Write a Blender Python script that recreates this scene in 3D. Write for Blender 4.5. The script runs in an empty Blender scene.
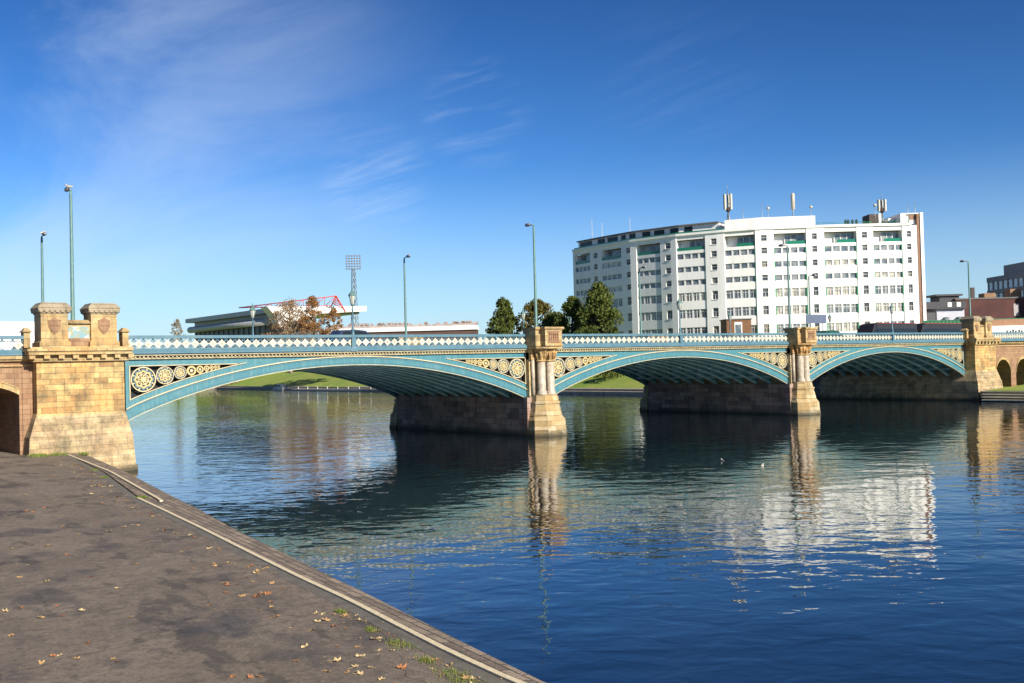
import bpy, bmesh, math, random
from mathutils import Vector, Matrix
random.seed(7)
PI = math.pi; R = math.radians
scene = bpy.context.scene
# ------------------------------------------------------------------ camera
cam_d = bpy.data.cameras.new('camera'); cam = bpy.data.objects.new('camera', cam_d)
scene.collection.objects.link(cam); scene.camera = cam
def cam_matrix():
    # camera axes in world space: columns right, up, back
    right = Vector((0.78878, -0.614124, -0.026032))
    up = Vector((0.007369, -0.0329, 0.999431))
    back = Vector((-0.614631, -0.788524, -0.021425))
    m = Matrix((right, up, back)).transposed().to_4x4()
    m.translation = Vector((0, 0, 5.8)); return m
cam.matrix_world = cam_matrix()
cam_d.sensor_width = 36; cam_d.lens = 36.654; cam_d.clip_start = .1; cam_d.clip_end = 20000
# ------------------------------------------------------------------ light
SUN_EL, SUN_AZ = 27.0, 2.5           # azimuth from -Y towards +X
w = bpy.data.worlds.new('World'); scene.world = w; w.use_nodes = True
nt = w.node_tree; N = nt.nodes; L = nt.links; N.clear()
out = N.new('ShaderNodeOutputWorld'); bg = N.new('ShaderNodeBackground'); L.new(bg.outputs[0], out.inputs[0])
sky = N.new('ShaderNodeTexSky'); sky.sky_type = 'NISHITA'; sky.sun_disc = False
sky.sun_elevation = R(SUN_EL); sky.sun_rotation = R(180 - SUN_AZ); sky.altitude = 50
sky.air_density = 1.0; sky.dust_density = 0.35; sky.ozone_density = 5.0
hs = N.new('ShaderNodeHueSaturation'); hs.inputs['Saturation'].default_value = 1.05; hs.inputs['Value'].default_value = 1.0
tint = N.new('ShaderNodeMix'); tint.data_type = 'RGBA'; tint.blend_type = 'MULTIPLY'; tint.inputs[0].default_value = 1
tint.inputs[7].default_value = (.80, .90, 1.02, 1); L.new(sky.outputs[0], tint.inputs[6]); g1 = N.new('ShaderNodeVectorMath'); g1.operation = 'SCALE'; g1.inputs['Scale'].default_value = .22; L.new(tint.outputs[2], g1.inputs[0])
gm = N.new('ShaderNodeGamma'); gm.inputs[1].default_value = 1.35; L.new(g1.outputs[0], gm.inputs[0])
g2 = N.new('ShaderNodeVectorMath'); g2.operation = 'SCALE'; g2.inputs['Scale'].default_value = 4.6; L.new(gm.outputs[0], g2.inputs[0]); L.new(g2.outputs[0], hs.inputs['Color'])
bg.inputs['Strength'].default_value = 0.067
# cirrus, laid out on the sky dome by direction
tc = N.new('ShaderNodeTexCoord')
m1 = N.new('ShaderNodeMapping'); m1.inputs['Rotation'].default_value = (0, 0, R(38)); L.new(tc.outputs['Generated'], m1.inputs['Vector'])
def wn(scale, sc, tilt=0., detail=6, rough=.6, off=0.):
    m2 = N.new('ShaderNodeMapping'); m2.inputs['Rotation'].default_value = (0, R(tilt), 0); L.new(m1.outputs[0], m2.inputs['Vector'])
    mp = N.new('ShaderNodeMapping'); mp.inputs['Scale'].default_value = sc; mp.inputs['Location'].default_value = (off, off, off); L.new(m2.outputs[0], mp.inputs['Vector'])
    no = N.new('ShaderNodeTexNoise'); no.inputs['Scale'].default_value = scale; no.inputs['Detail'].default_value = detail
    no.inputs['Roughness'].default_value = rough; no.inputs['Distortion'].default_value = .6
    L.new(mp.outputs[0], no.inputs['Vector']); return no.outputs[0]
def wm(op, a, b=None, c=None):
    m = N.new('ShaderNodeMath'); m.operation = op
    for i, v in enumerate((a, b, c)):
        if v is None: continue
        if isinstance(v, (int, float)): m.inputs[i].default_value = v
        else: L.new(v, m.inputs[i])
    return m.outputs[0]
def wr(v, a, b, c=0., d=1.):
    m = N.new('ShaderNodeMapRange'); m.inputs[1].default_value = a; m.inputs[2].default_value = b
    m.inputs[3].default_value = c; m.inputs[4].default_value = d; m.interpolation_type = 'SMOOTHSTEP'; L.new(v, m.inputs[0]); return m.outputs[0]
def dirmask(d, inner, outer):
    vm = N.new('ShaderNodeVectorMath'); vm.operation = 'DOT_PRODUCT'; L.new(tc.outputs['Generated'], vm.inputs[0])
    vm.inputs[1].default_value = Vector(d).normalized(); return wr(vm.outputs['Value'], math.cos(R(outer)), math.cos(R(inner)))
DW1, DW2, DW3 = (0.502, 0.847, 0.178), (0.574, 0.784, 0.236), (0.714, 0.654, 0.25)
veil = wm('MULTIPLY', wr(wn(2.0, (1, 1, 2.6), 12, 7, .6), .38, .72), dirmask((.10, .95, .22), 6, 30))
wisp1 = wm('MULTIPLY', wr(wn(7, (1, 1, 8), 17, 7, .66, 3.1), .40, .74), dirmask(DW1, .3, 3.6))
wisp2 = wm('MULTIPLY', wr(wn(7, (1, 1, 10), 12, 7, .64, 1.4), .42, .76), dirmask(DW2, .3, 3.6))
wisp3 = wm('MULTIPLY', wr(wn(6, (1, 1, 9), 18, 7, .64, 5.4), .42, .72), dirmask(DW3, .3, 6))
cl = wm('ADD', wm('MULTIPLY', veil, .34), wm('ADD', wm('MULTIPLY', wisp1, .25), wm('ADD', wm('MULTIPLY', wisp2, .16), wm('MULTIPLY', wisp3, .03))))
sx = N.new('ShaderNodeSeparateXYZ'); L.new(tc.outputs['Generated'], sx.inputs[0])
dk = N.new('ShaderNodeVectorMath'); dk.operation = 'SCALE'; L.new(hs.outputs[0], dk.inputs[0]); L.new(wr(sx.outputs[2], .05, .42, 1., .72), dk.inputs['Scale'])
pale = N.new('ShaderNodeMix'); pale.data_type = 'RGBA'; L.new(wr(sx.outputs[2], -.02, .20, .62, 0.), pale.inputs[0]); L.new(dk.outputs[0], pale.inputs[6]); pale.inputs[7].default_value = (5.6, 7.4, 8.6, 1)
mx = N.new('ShaderNodeMix'); mx.data_type = 'RGBA'; L.new(cl, mx.inputs[0]); L.new(pale.outputs[2], mx.inputs[6])
mx.inputs[7].default_value = (6.5, 7.6, 9.0, 1)
L.new(mx.outputs[2], bg.inputs['Color'])
sd = bpy.data.lights.new('sun', 'SUN'); sd.energy = 4.6; sd.angle = R(.53); sd.color = (1.0, .92, .78)
so = bpy.data.objects.new('sun', sd); scene.collection.objects.link(so)
sv = Vector((math.sin(R(SUN_AZ)) * math.cos(R(SUN_EL)), -math.cos(R(SUN_AZ)) * math.cos(R(SUN_EL)), math.sin(R(SUN_EL))))
so.rotation_euler = sv.to_track_quat('Z', 'Y').to_euler()
vs = scene.view_settings; vs.view_transform = 'Standard'; vs.look = 'None'; vs.gamma = 1; vs.use_curve_mapping = False
vs.exposure = 0.80
scene.cycles.max_bounces = 6; scene.cycles.sample_clamp_indirect = 6
# ------------------------------------------------------------------ materials
MATS = {}
class NT:
    def __init__(s, name):
        s.m = bpy.data.materials.new(name); s.m.use_nodes = True; s.t = s.m.node_tree; s.N = s.t.nodes; s.L = s.t.links
        s.b = s.N['Principled BSDF']; s.geo = s.N.new('ShaderNodeNewGeometry'); s.pos = s.geo.outputs['Position']
        MATS[name] = s.m
    def noise(s, scale, detail=4, rough=.6, vec=None, sc=None):
        n = s.N.new('ShaderNodeTexNoise'); n.inputs['Scale'].default_value = scale; n.inputs['Detail'].default_value = detail
        n.inputs['Roughness'].default_value = rough; v = vec or s.pos
        if sc:
            mp = s.N.new('ShaderNodeMapping'); mp.inputs['Scale'].default_value = sc; s.L.new(v, mp.inputs[0]); v = mp.outputs[0]
        s.L.new(v, n.inputs['Vector']); return n.outputs[0]
    def math(s, op, a, b=None, c=None):
        m = s.N.new('ShaderNodeMath'); m.operation = op
        for i, v in enumerate((a, b, c)):
            if v is None: continue
            if isinstance(v, (int, float)): m.inputs[i].default_value = v
            else: s.L.new(v, m.inputs[i])
        return m.outputs[0]
    def rng(s, v, a, b, c=0., d=1.):
        m = s.N.new('ShaderNodeMapRange'); s.L.new(v, m.inputs[0])
        for i, x in enumerate((a, b, c, d)): m.inputs[i + 1].default_value = x
        return m.outputs[0]
    def mix(s, f, a, b, blend='MIX'):
        m = s.N.new('ShaderNodeMix'); m.data_type = 'RGBA'; m.blend_type = blend
        for i, v in ((0, f), (6, a), (7, b)):
            if isinstance(v, (int, float)): m.inputs[i].default_value = v
            elif isinstance(v, tuple): m.inputs[i].default_value = (*v, 1) if len(v) == 3 else v
            else: s.L.new(v, m.inputs[i])
        return m.outputs[2]
    def xyz(s):
        x = s.N.new('ShaderNodeSeparateXYZ'); s.L.new(s.pos, x.inputs[0]); return x.outputs
    def bump(s, h, strength=.3, dist=.02):
        b = s.N.new('ShaderNodeBump'); b.inputs['Strength'].default_value = strength; b.inputs['Distance'].default_value = dist
        s.L.new(h, b.inputs['Height']); s.L.new(b.outputs[0], s.b.inputs['Normal']); return b
    def col(s, c):
        if isinstance(c, tuple): s.b.inputs['Base Color'].default_value = (*c, 1)
        else: s.L.new(c, s.b.inputs['Base Color'])
def simple(name, c, c2=None, rough=.6, scale=2., bump=0., bs=20., metal=0., spec=.5, lo=.35, hi=.65):
    n = NT(name); n.b.inputs['Roughness'].default_value = rough; n.b.inputs['Metallic'].default_value = metal
    n.b.inputs['Specular IOR Level'].default_value = spec
    if c2 is None: c2 = tuple(v * .75 for v in c)
    n.col(n.mix(n.rng(n.noise(scale, 5, .65), lo, hi), c, c2))
    if bump: n.bump(n.noise(bs, 4), bump, .03)
    return n.m
def ashlar(name, c1, c2, mortar, bw, rh, dirt=.4, low=None, zlow=3.6, warm=None, stain=(.05, .045, .03), grime=.5, moss=0.):
    n = NT(name); x = n.xyz()
    cb = n.N.new('ShaderNodeCombineXYZ'); n.L.new(n.math('ADD', x[0], x[1]), cb.inputs[0]); n.L.new(x[2], cb.inputs[1])
    br = n.N.new('ShaderNodeTexBrick'); n.L.new(cb.outputs[0], br.inputs['Vector']); br.inputs['Scale'].default_value = 1
    br.inputs['Brick Width'].default_value = bw; br.inputs['Row Height'].default_value = rh; br.inputs['Mortar Size'].default_value = .012
    br.inputs['Mortar Smooth'].default_value = .3; br.inputs['Bias'].default_value = 0; br.squash = 1.35; br.squash_frequency = 3; br.offset = .43
    br.inputs['Color1'].default_value = (*c1, 1); br.inputs['Color2'].default_value = (*c2, 1); br.inputs['Mortar'].default_value = (*mortar, 1)
    c = br.outputs['Color']
    if warm: c = n.mix(n.rng(n.noise(.7, 3), .42, .62, 0, .8), c, n.mix(.55, c, warm))
    if low:
        k = n.rng(x[2], zlow - .1, zlow + .1)
        lowc = n.mix(n.rng(n.noise(1.0, 3, .6, None, (.12, .12, 2.8)), .46, .54), low, tuple(v * .62 for v in low))
        c = n.mix(k, n.mix(.5, c, lowc), c)
    c = n.mix(n.math('MULTIPLY', n.rng(n.noise(.9, 6, .7), .45, .75), dirt), c, stain)
    c = n.mix(n.math('MULTIPLY', n.rng(n.noise(7, 5, .7), .5, .8), dirt * .8), c, tuple(v * 2 for v in stain))
    streak = n.noise(1.0, 5, .7, None, (2.2, 2.2, .18))
    c = n.mix(n.math('MULTIPLY', n.rng(streak, .5, .75), grime), c, stain)
    # tide mark of algae
    wl = n.math('MULTIPLY', n.rng(n.math('ADD', x[2], n.math('MULTIPLY', n.noise(2.5, 3), .35)), .3, .75, 1, 0), .85)
    c = n.mix(wl, c, (.03, .03, .018))
    n.col(c); n.b.inputs['Roughness'].default_value = .85
    h = n.math('ADD', n.math('MULTIPLY', br.outputs['Fac'], -1.2), n.math('MULTIPLY', n.noise(9, 5), .7))
    n.bump(h, .55, .03); return n.m
st_gold = ashlar('golden_sandstone', (.64, .46, .19), (.34, .20, .08), (.13, .09, .05), .82, .33, .85, low=(.47, .40, .28), zlow=3.5, warm=(.6, .27, .07), grime=.62)
st_pale = ashlar('carved_sandstone', (.52, .39, .19), (.36, .25, .12), (.20, .14, .07), .9, .42, .6, warm=(.5, .27, .08), grime=.7)
st_cap = ashlar('weathered_capstone', (.36, .30, .20), (.26, .20, .13), (.16, .13, .08), .9, .5, .6, grime=.3)
st_pier = ashlar('dark_pier_stone', (.40, .29, .23), (.13, .10, .085), (.05, .04, .035), 1.15, .44, .6, grime=.62, stain=(.03, .026, .022), warm=(.34, .17, .10))
st_cut = ashlar('pale_cutwater_stone', (.55, .46, .30), (.36, .27, .14), (.16, .12, .07), .8, .40, .7, grime=.4, stain=(.09, .08, .035), warm=(.5, .28, .08))
st_wing = ashlar('red_brown_sandstone', (.34, .205, .115), (.26, .135, .075), (.15, .10, .06), .62, .3, .35, grime=.35)
st_shaft = simple('grey_granite_shaft', (.50, .44, .35), (.28, .22, .16), .55, 3, .1)
blue = NT('weathered_blue_paint'); blue.b.inputs['Roughness'].default_value = .42
_c = blue.mix(blue.rng(blue.noise(1.1, 5, .7), .35, .7), (.036, .16, .205), (.058, .19, .225))
_c = blue.mix(blue.math('MULTIPLY', blue.rng(blue.noise(1.6, 5, .75, None, (3, 3, .3)), .48, .7), .6), _c, (.16, .26, .27))
blue.col(blue.mix(blue.math('MULTIPLY', blue.rng(blue.noise(2.6, 6, .8), .52, .72), .6), _c, (.05, .085, .08))); blue = blue.m
blue_d = simple('dull_blue_rail_paint', (.055, .135, .185), (.085, .17, .21), .5, 1.5)
teal_lit = simple('teal_waterlit_paint', (.46, .70, .72), (.16, .34, .38), .4, 1.0, lo=.3, hi=.7)  # girder teal paled: water-reflected light put into flange and brace colour
teal = simple('teal_girder_paint', (.12, .33, .38), (.05, .17, .20), .5, 1.2, lo=.3, hi=.7)
cream = simple('cream_paint', (.55, .48, .33), (.42, .35, .20), .55, 2.5)
yellowish = simple('ochre_moulding_paint', (.44, .38, .23), (.26, .21, .11), .6, 3)
white = simple('white_paint', (.56, .53, .45), (.40, .37, .30), .5, 3)
gold = simple('gold_paint', (.56, .45, .22), (.40, .30, .12), .4, 8)
# ------------------------------------------------------------------ mesh helper
col = scene.collection
class MB:
    def __init__(s): s.v = []; s.f = []; s.mi = []; s.m = 0; s.sm = []
    def add(s, vs, fs, smooth=False):
        o = len(s.v); s.v += [tuple(v) for v in vs]
        for f in fs: s.f.append([o + i for i in f]); s.mi.append(s.m); s.sm.append(smooth)
        return s
    def box(s, x0, x1, y0, y1, z0, z1):
        return s.add([(x0, y0, z0), (x1, y0, z0), (x1, y1, z0), (x0, y1, z0), (x0, y0, z1), (x1, y0, z1), (x1, y1, z1), (x0, y1, z1)],
                     [(0, 3, 2, 1), (4, 5, 6, 7), (0, 1, 5, 4), (1, 2, 6, 5), (2, 3, 7, 6), (3, 0, 4, 7)])
    def frust(s, b, z0, t, z1):     # b, t: (x0,x1,y0,y1)
        return s.add([(b[0], b[2], z0), (b[1], b[2], z0), (b[1], b[3], z0), (b[0], b[3], z0), (t[0], t[2], z1), (t[1], t[2], z1), (t[1], t[3], z1), (t[0], t[3], z1)],
                     [(0, 3, 2, 1), (4, 5, 6, 7), (0, 1, 5, 4), (1, 2, 6, 5), (2, 3, 7, 6), (3, 0, 4, 7)])
    def poly(s, pts, z0, z1, pts2=None):      # vertical prism, ccw plan polygon
        n = len(pts); q = pts2 or pts
        return s.add([(p[0], p[1], z0) for p in pts] + [(p[0], p[1], z1) for p in q],
                     [tuple(range(n))[::-1], tuple(range(n, 2 * n))] + [(i, (i + 1) % n, n + (i + 1) % n, n + i) for i in range(n)])
    def xz(s, pts, y0, y1):                   # polygon in the XZ plane extruded along Y
        n = len(pts)
        return s.add([(p[0], y0, p[1]) for p in pts] + [(p[0], y1, p[1]) for p in pts],
                     [tuple(range(n)), tuple(range(n, 2 * n))[::-1]] + [(i, n + i, n + (i + 1) % n, (i + 1) % n) for i in range(n)])
    def strip(s, prof, y0, y1):               # prof: [(x, zlo, zhi)]
        n = len(prof); v = []
        for x, a, b in prof: v += [(x, y0, a), (x, y0, b), (x, y1, a), (x, y1, b)]
        f = [(0, 1, 3, 2), (4 * n - 4, 4 * n - 2, 4 * n - 1, 4 * n - 3)]
        for i in range(n - 1):
            a = 4 * i; b = a + 4
            f += [(a, b, b + 1, a + 1), (a + 2, a + 3, b + 3, b + 2), (a + 1, b + 1, b + 3, a + 3), (a, a + 2, b + 2, b)]
        return s.add(v, f)
    def tube(s, p0, p1, r0, r1=None, n=8, smooth=True):
        if r1 is None: r1 = r0
        p0 = Vector(p0); p1 = Vector(p1); d = (p1 - p0)
        if d.length < 1e-6: return s
        q = d.to_track_quat('Z', 'Y'); v = []
        for p, r in ((p0, r0), (p1, r1)):
            for i in range(n):
                a = 2 * PI * i / n; v.append(p + q @ Vector((math.cos(a) * r, math.sin(a) * r, 0)))
        s.add(v, [(i, (i + 1) % n, n + (i + 1) % n, n + i) for i in range(n)], smooth)
        return s.add([], [])if False else s._caps(v, n)
    def _caps(s, v, n):
        o = len(s.v) - 2 * n; s.f.append([o + i for i in range(n)][::-1]); s.f.append([o + n + i for i in range(n)]); s.mi += [s.m] * 2; s.sm += [False] * 2; return s
    def lathe(s, c, prof, n=12, smooth=True, sy=1.):     # prof: [(r, z)]
        v = []
        for r, z in prof:
            for i in range(n):
                a = 2 * PI * (i + .5) / n; v.append((c[0] + math.cos(a) * r, c[1] + math.sin(a) * r * sy, c[2] + z))
        f = [(k * n + i, k * n + (i + 1) % n, (k + 1) * n + (i + 1) % n, (k + 1) * n + i) for k in range(len(prof) - 1) for i in range(n)]
        s.add(v, f, smooth); o = len(s.v) - len(v)
        s.f += [[o + i for i in range(n)][::-1], [len(s.v) - n + i for i in range(n)]]; s.mi += [s.m] * 2; s.sm += [False] * 2; return s
    def ring(s, cx, cz, ri, ro, y0, y1, n=24):            # ri, ro functions of angle or numbers; ri may be 0
        fi = ri if callable(ri) else (lambda a: ri); fo = ro if callable(ro) else (lambda a: ro)
        v = []
        for i in range(n):
            a = 2 * PI * i / n; c, q = math.cos(a), math.sin(a)
            for r in (fi(a), fo(a)):
                for y in (y0, y1): v.append((cx + c * r, y, cz + q * r))
        f = []
        for i in range(n):
            a = 4 * i; b = 4 * ((i + 1) % n)
            f += [(a, b, b + 2, a + 2), (a + 1, a + 3, b + 3, b + 1), (a + 2, b + 2, b + 3, a + 3), (a, a + 1, b + 1, b)]
        return s.add(v, f)
    def loft(s, pts, n=8):                                # [(Vector, rx)]
        v = []
        for k, (p, r) in enumerate(pts):
            a = Vector(pts[max(0, k - 1)][0]); b = Vector(pts[min(len(pts) - 1, k + 1)][0]); q = (b - a).to_track_quat('Z', 'Y')
            for i in range(n):
                t = 2 * PI * i / n; v.append(Vector(p) + q @ Vector((math.cos(t) * r, math.sin(t) * r, 0)))
        f = [(k * n + i, k * n + (i + 1) % n, (k + 1) * n + (i + 1) % n, (k + 1) * n + i) for k in range(len(pts) - 1) for i in range(n)]
        f += [tuple(range(n))[::-1], tuple(range(len(v) - n, len(v)))]
        return s.add(v, f, True)
    def build(s, name, mats, parent=None, local=False):
        me = bpy.data.meshes.new(name); me.from_pydata(s.v, [], s.f)
        for m in (mats if isinstance(mats, (list, tuple)) else [mats]): me.materials.append(m)
        me.polygons.foreach_set('material_index', s.mi); me.polygons.foreach_set('use_smooth', s.sm); me.update()
        o = bpy.data.objects.new(name, me); col.objects.link(o)
        if parent is not None:
            o.parent = parent
            if not local:
                w0 = parent; off = Vector((0, 0, 0))
                while w0 is not None: off += w0.location; w0 = w0.parent
                o.location = -off
        return o
def tag(o, label=None, cat=None, group=None, kind=None):
    for k, v in (('label', label), ('category', cat), ('group', group), ('kind', kind)):
        if v: o[k] = v
    return o
def empty(name, loc, label, cat, group=None, rz=0.):
    o = bpy.data.objects.new(name, None); col.objects.link(o); o.location = loc; o.rotation_euler = (0, 0, rz); o.empty_display_size = .5
    return tag(o, label, cat, group)
def copy_tree(o, parent=None, keep=False):
    c = o.copy(); col.objects.link(c)
    if parent is not None: c.parent = parent
    for ch in list(o.children): copy_tree(ch, c)
    return c
def struct(name, mb, m): return tag(mb.build(name, m), kind='structure')
# ------------------------------------------------------------------ setting: water
wa = NT('river_water'); wa.b.inputs['Base Color'].default_value = (.004, .009, .014, 1); wa.b.inputs['Roughness'].default_value = .02
wa.b.inputs['IOR'].default_value = 2.1; wa.b.inputs['Specular IOR Level'].default_value = .5
mpv = wa.N.new('ShaderNodeMapping'); mpv.inputs['Rotation'].default_value = (0, 0, R(38)); wa.L.new(wa.pos, mpv.inputs[0])
def wno(scale, sc, detail, rough):
    m2 = wa.N.new('ShaderNodeMapping'); m2.inputs['Scale'].default_value = sc; wa.L.new(mpv.outputs[0], m2.inputs[0])
    n = wa.N.new('ShaderNodeTexNoise'); n.inputs['Scale'].default_value = scale; n.inputs['Detail'].default_value = detail; n.inputs['Roughness'].default_value = rough
    n.inputs['Distortion'].default_value = .4; wa.L.new(m2.outputs[0], n.inputs['Vector']); return n.outputs[0]
small = wno(2.6, (.7, 1., 1), 2, .5); mid = wno(1.25, (.72, 1., 1), 2, .45); big = wno(.38, (.8, 1, 1), 1, .4); calm = wno(.035, (.5, 1, 1), 3, .6)
amp = wa.rng(calm, .36, .64, .7, 1.15)
xw = wa.xyz(); patch = wno(.012, (.35, 1, 1), 4, .65); amp = wa.math('MULTIPLY', amp, wa.rng(patch, .42, .58, .75, 1.3)); amp = wa.math('MULTIPLY', amp, wa.rng(xw[1], 60, 95, 1.0, 1.9))
hh = wa.math('MULTIPLY', wa.math('ADD', wa.math('MULTIPLY', small, .16), wa.math('ADD', wa.math('MULTIPLY', mid, 1.0), wa.math('MULTIPLY', big, 1.5))), amp)
wb = wa.bump(hh, 1.0, .022)
mb = MB(); mb.add([(-1500, -800, 0), (600, -800, 0), (600, 2500, 0), (-1500, 2500, 0)], [(0, 1, 2, 3)]); struct('river_water', mb, wa.m)
# river bed so the sheet is not floating over nothing
grass = NT('mown_grass'); grass.b.inputs['Roughness'].default_value = .95
grass.col(grass.mix(grass.rng(grass.noise(.18, 5, .65), .35, .65), (.15, .25, .025), (.27, .30, .05))); grass.bump(grass.noise(6, 4), .5, .1); grass = grass.m
def xb(y): return 124 + .05 * (y - 135) if y < 330 else 133.75 + (y - 330) * -.9
st_step = simple('pale_step_stone', (.75, .68, .52), (.55, .48, .36), .9, 1.0)
black = simple('black_shade_and_paint', (.012, .014, .016), (.02, .02, .022), .8)  # plain black paint, also painted shade on step risers and behind spandrels
# far bank downstream of the bridge
ys = [86, 100, 120, 140, 160, 180, 200, 225, 250, 275, 300, 330, 360, 400, 450, 520]
prof = [(0, -1.5), (.05, .55), (1.4, .6), (1.45, .95), (3.5, 1.0), (9, 2.6), (18, 4.4), (27, 5.5), (60, 5.9), (1500, 6.0)]
mb = MB(); v = []
for y in ys:
    for d, z in prof: v.append((xb(y) + d, y, z + (.15 * math.sin(y * .13 + d) if 3 < d < 50 else 0)))
k = len(prof)
mb.m = 0
for i in range(len(ys) - 1):
    for j in range(k - 1):
        pass
mb.v = v
for i in range(len(ys) - 1):
    for j in range(k - 1):
        a = i * k + j; mb.f.append([a, a + 1, a + k + 1, a + k]); mb.mi.append(1 if j < 4 else 0); mb.sm.append(j >= 4)
st_bank = simple('bank_edge_stone', (.34, .30, .24), (.2, .17, .13), .9, .8, .4, 6)
struct('far_bank', mb, [grass, st_bank])
# land closing the river downstream, land under and upstream of the bridge
mb = MB(); mb.add([(-1500, 430, 1.2), (70, 430, 1.2), (140, 520, 5.5), (1600, 520, 5.9), (1600, 2500, 8), (-1500, 2500, 8)], [(0, 1, 2, 3, 4, 5)]); struct('distant_land', mb, grass)
mb = MB()
mb.add([(124, 62.5, 1.2), (130, 62.5, 1.25), (1500, 62.5, 6), (1500, 88, 6), (130, 88, 2.2), (121, 88, 1.2)], [(0, 1, 2, 3, 4, 5)])
mb.add([(118.9, -600, 1.2), (128, -600, 1.6), (150, -600, 4.5), (1500, -600, 6), (118.9, 62.6, 1.2), (128, 62.6, 1.6), (150, 62.6, 4.5), (1500, 62.6, 6)],
       [(0, 1, 5, 4), (1, 2, 6, 5), (2, 3, 7, 6)])
struct('grass_bank', mb, grass)
mb = MB()
for i in range(4):
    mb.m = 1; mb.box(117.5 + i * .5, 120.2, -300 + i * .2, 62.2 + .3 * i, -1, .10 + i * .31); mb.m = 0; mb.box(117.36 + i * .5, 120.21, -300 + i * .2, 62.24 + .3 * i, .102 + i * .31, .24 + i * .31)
struct('river_steps', mb, [st_step, black])  # black risers paint the shadow under each nosing
# ------------------------------------------------------------------ quay
asp = NT('worn_asphalt'); x = asp.xyz()
c = asp.mix(asp.rng(asp.noise(.5, 5, .6), .35, .65), (.235, .185, .138), (.165, .128, .096))
blot = asp.noise(.75, 3, .55, None, (1, .55, 1))
c = asp.mix(asp.math('MULTIPLY', asp.rng(asp.math('ADD', blot, asp.math('MULTIPLY', asp.noise(4, 5, .7), .16)), .60, .74), .72), c, (.05, .042, .036))
c = asp.mix(asp.math('MULTIPLY', asp.rng(asp.noise(.33, 4, .6), .54, .7), .5), c, (.20, .155, .095))
c = asp.mix(asp.math('MULTIPLY', asp.rng(asp.noise(48, 2, .6), .55, .7), .5), c, (.30, .25, .20))
c = asp.mix(asp.math('MULTIPLY', asp.rng(asp.noise(4.2, 5, .8), .47, .62), .6), c, (.075, .062, .05))
c = asp.mix(asp.math('MULTIPLY', asp.rng(asp.noise(11, 6, .85), .55, .68), .75), c, (.36, .29, .22))
c = asp.mix(asp.math('MULTIPLY', asp.rng(asp.noise(9, 6, .9), .53, .62), .7), c, (.045, .038, .032))
seam = asp.math('ABSOLUTE', asp.math('SUBTRACT', asp.math('ADD', asp.math('SUBTRACT', x[0], asp.math('MULTIPLY', x[1], .155)), asp.math('MULTIPLY', asp.noise(.6, 3), .25)), 4.75))
c = asp.mix(asp.math('MULTIPLY', asp.math('MULTIPLY', asp.rng(seam, .03, .22, 1, 0), asp.rng(asp.noise(.45, 4), .48, .62)), .3), c, (.07, .058, .048))
damp = asp.noise(1.25, 5, .62, None, (1, .45, 1))
c = asp.mix(asp.math('MULTIPLY', asp.rng(damp, .585, .625), .6), c, (.05, .042, .036))
ck = asp.N.new('ShaderNodeTexVoronoi'); ck.feature = 'DISTANCE_TO_EDGE'; ck.inputs['Scale'].default_value = .22
wv = asp.N.new('ShaderNodeVectorMath'); wv.operation = 'ADD'; nzc = asp.N.new('ShaderNodeTexNoise'); nzc.inputs['Scale'].default_value = 1.1; nzc.inputs['Detail'].default_value = 5
asp.L.new(asp.pos, nzc.inputs['Vector']); asp.L.new(asp.pos, wv.inputs[0]); asp.L.new(nzc.outputs['Color'], wv.inputs[1]); asp.L.new(wv.outputs[0], ck.inputs['Vector'])
c = asp.mix(asp.math('MULTIPLY', asp.rng(ck.outputs['Distance'], .0, .006, 1, 0), .6), c, (.03, .026, .022))
c = asp.mix(asp.math('MULTIPLY', asp.rng(asp.noise(30, 3, .7), .62, .68), .6), c, (.03, .028, .026))
asp.col(c); asp.L.new(asp.rng(blot, .54, .68, .88, .55), asp.b.inputs['Roughness'])
asp.bump(asp.noise(45, 5, .75), .9, .02)
edge_in = [(17.3, 64.6), (16.4, 62.2), (14.6, 49.5), (12.47, 38.2), (11.93, 34.), (11.35, 29.4), (10.68, 24.45), (10.18, 20.7), (9.88, 18.), (9.52, 15.6), (9.23, 13.6), (9.04, 11.7), (8.7, 4), (8.5, -60)]
edge_out = [(17.9, 64.9), (17.4, 62.2), (15.6, 49.5), (13.72, 38.2), (13.07, 34.), (12.24, 29.4), (11.48, 24.5), (10.92, 20.8), (10.5, 18.), (10.12, 15.65), (9.8, 13.7), (9.5, 11.7), (9.2, 4), (9.0, -60)]
mb = MB(); v = []
for p in edge_in: v += [(p[0] - .30, p[1], 1.3), (-60, p[1], 1.3)]
mb.add(v, [(2 * i, 2 * i + 2, 2 * i + 3, 2 * i + 1) for i in range(len(edge_in) - 1)])
mb.add([(17, 64.6, 1.3), (17, 90, 1.3), (-200, 90, 1.3), (-200, 64.6, 1.3)], [(0, 1, 2, 3)])
struct('quay_pavement', mb, asp.m)
conc = NT('edge_concrete'); conc.col(conc.mix(conc.rng(conc.noise(3, 5, .7), .35, .65), (.17, .15, .125), (.10, .088, .07))); conc.b.inputs['Roughness'].default_value = .9; conc.bump(conc.noise(30, 4), .5, .02); conc = conc.m
mb = MB(); v = []
for p in edge_in: v += [(p[0] - .32, p[1], 1.304), (p[0], p[1], 1.304)]
mb.add(v, [(2 * i, 2 * i + 1, 2 * i + 3, 2 * i + 2) for i in range(len(edge_in) - 1)]); struct('kerb_strip', mb, conc)
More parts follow.
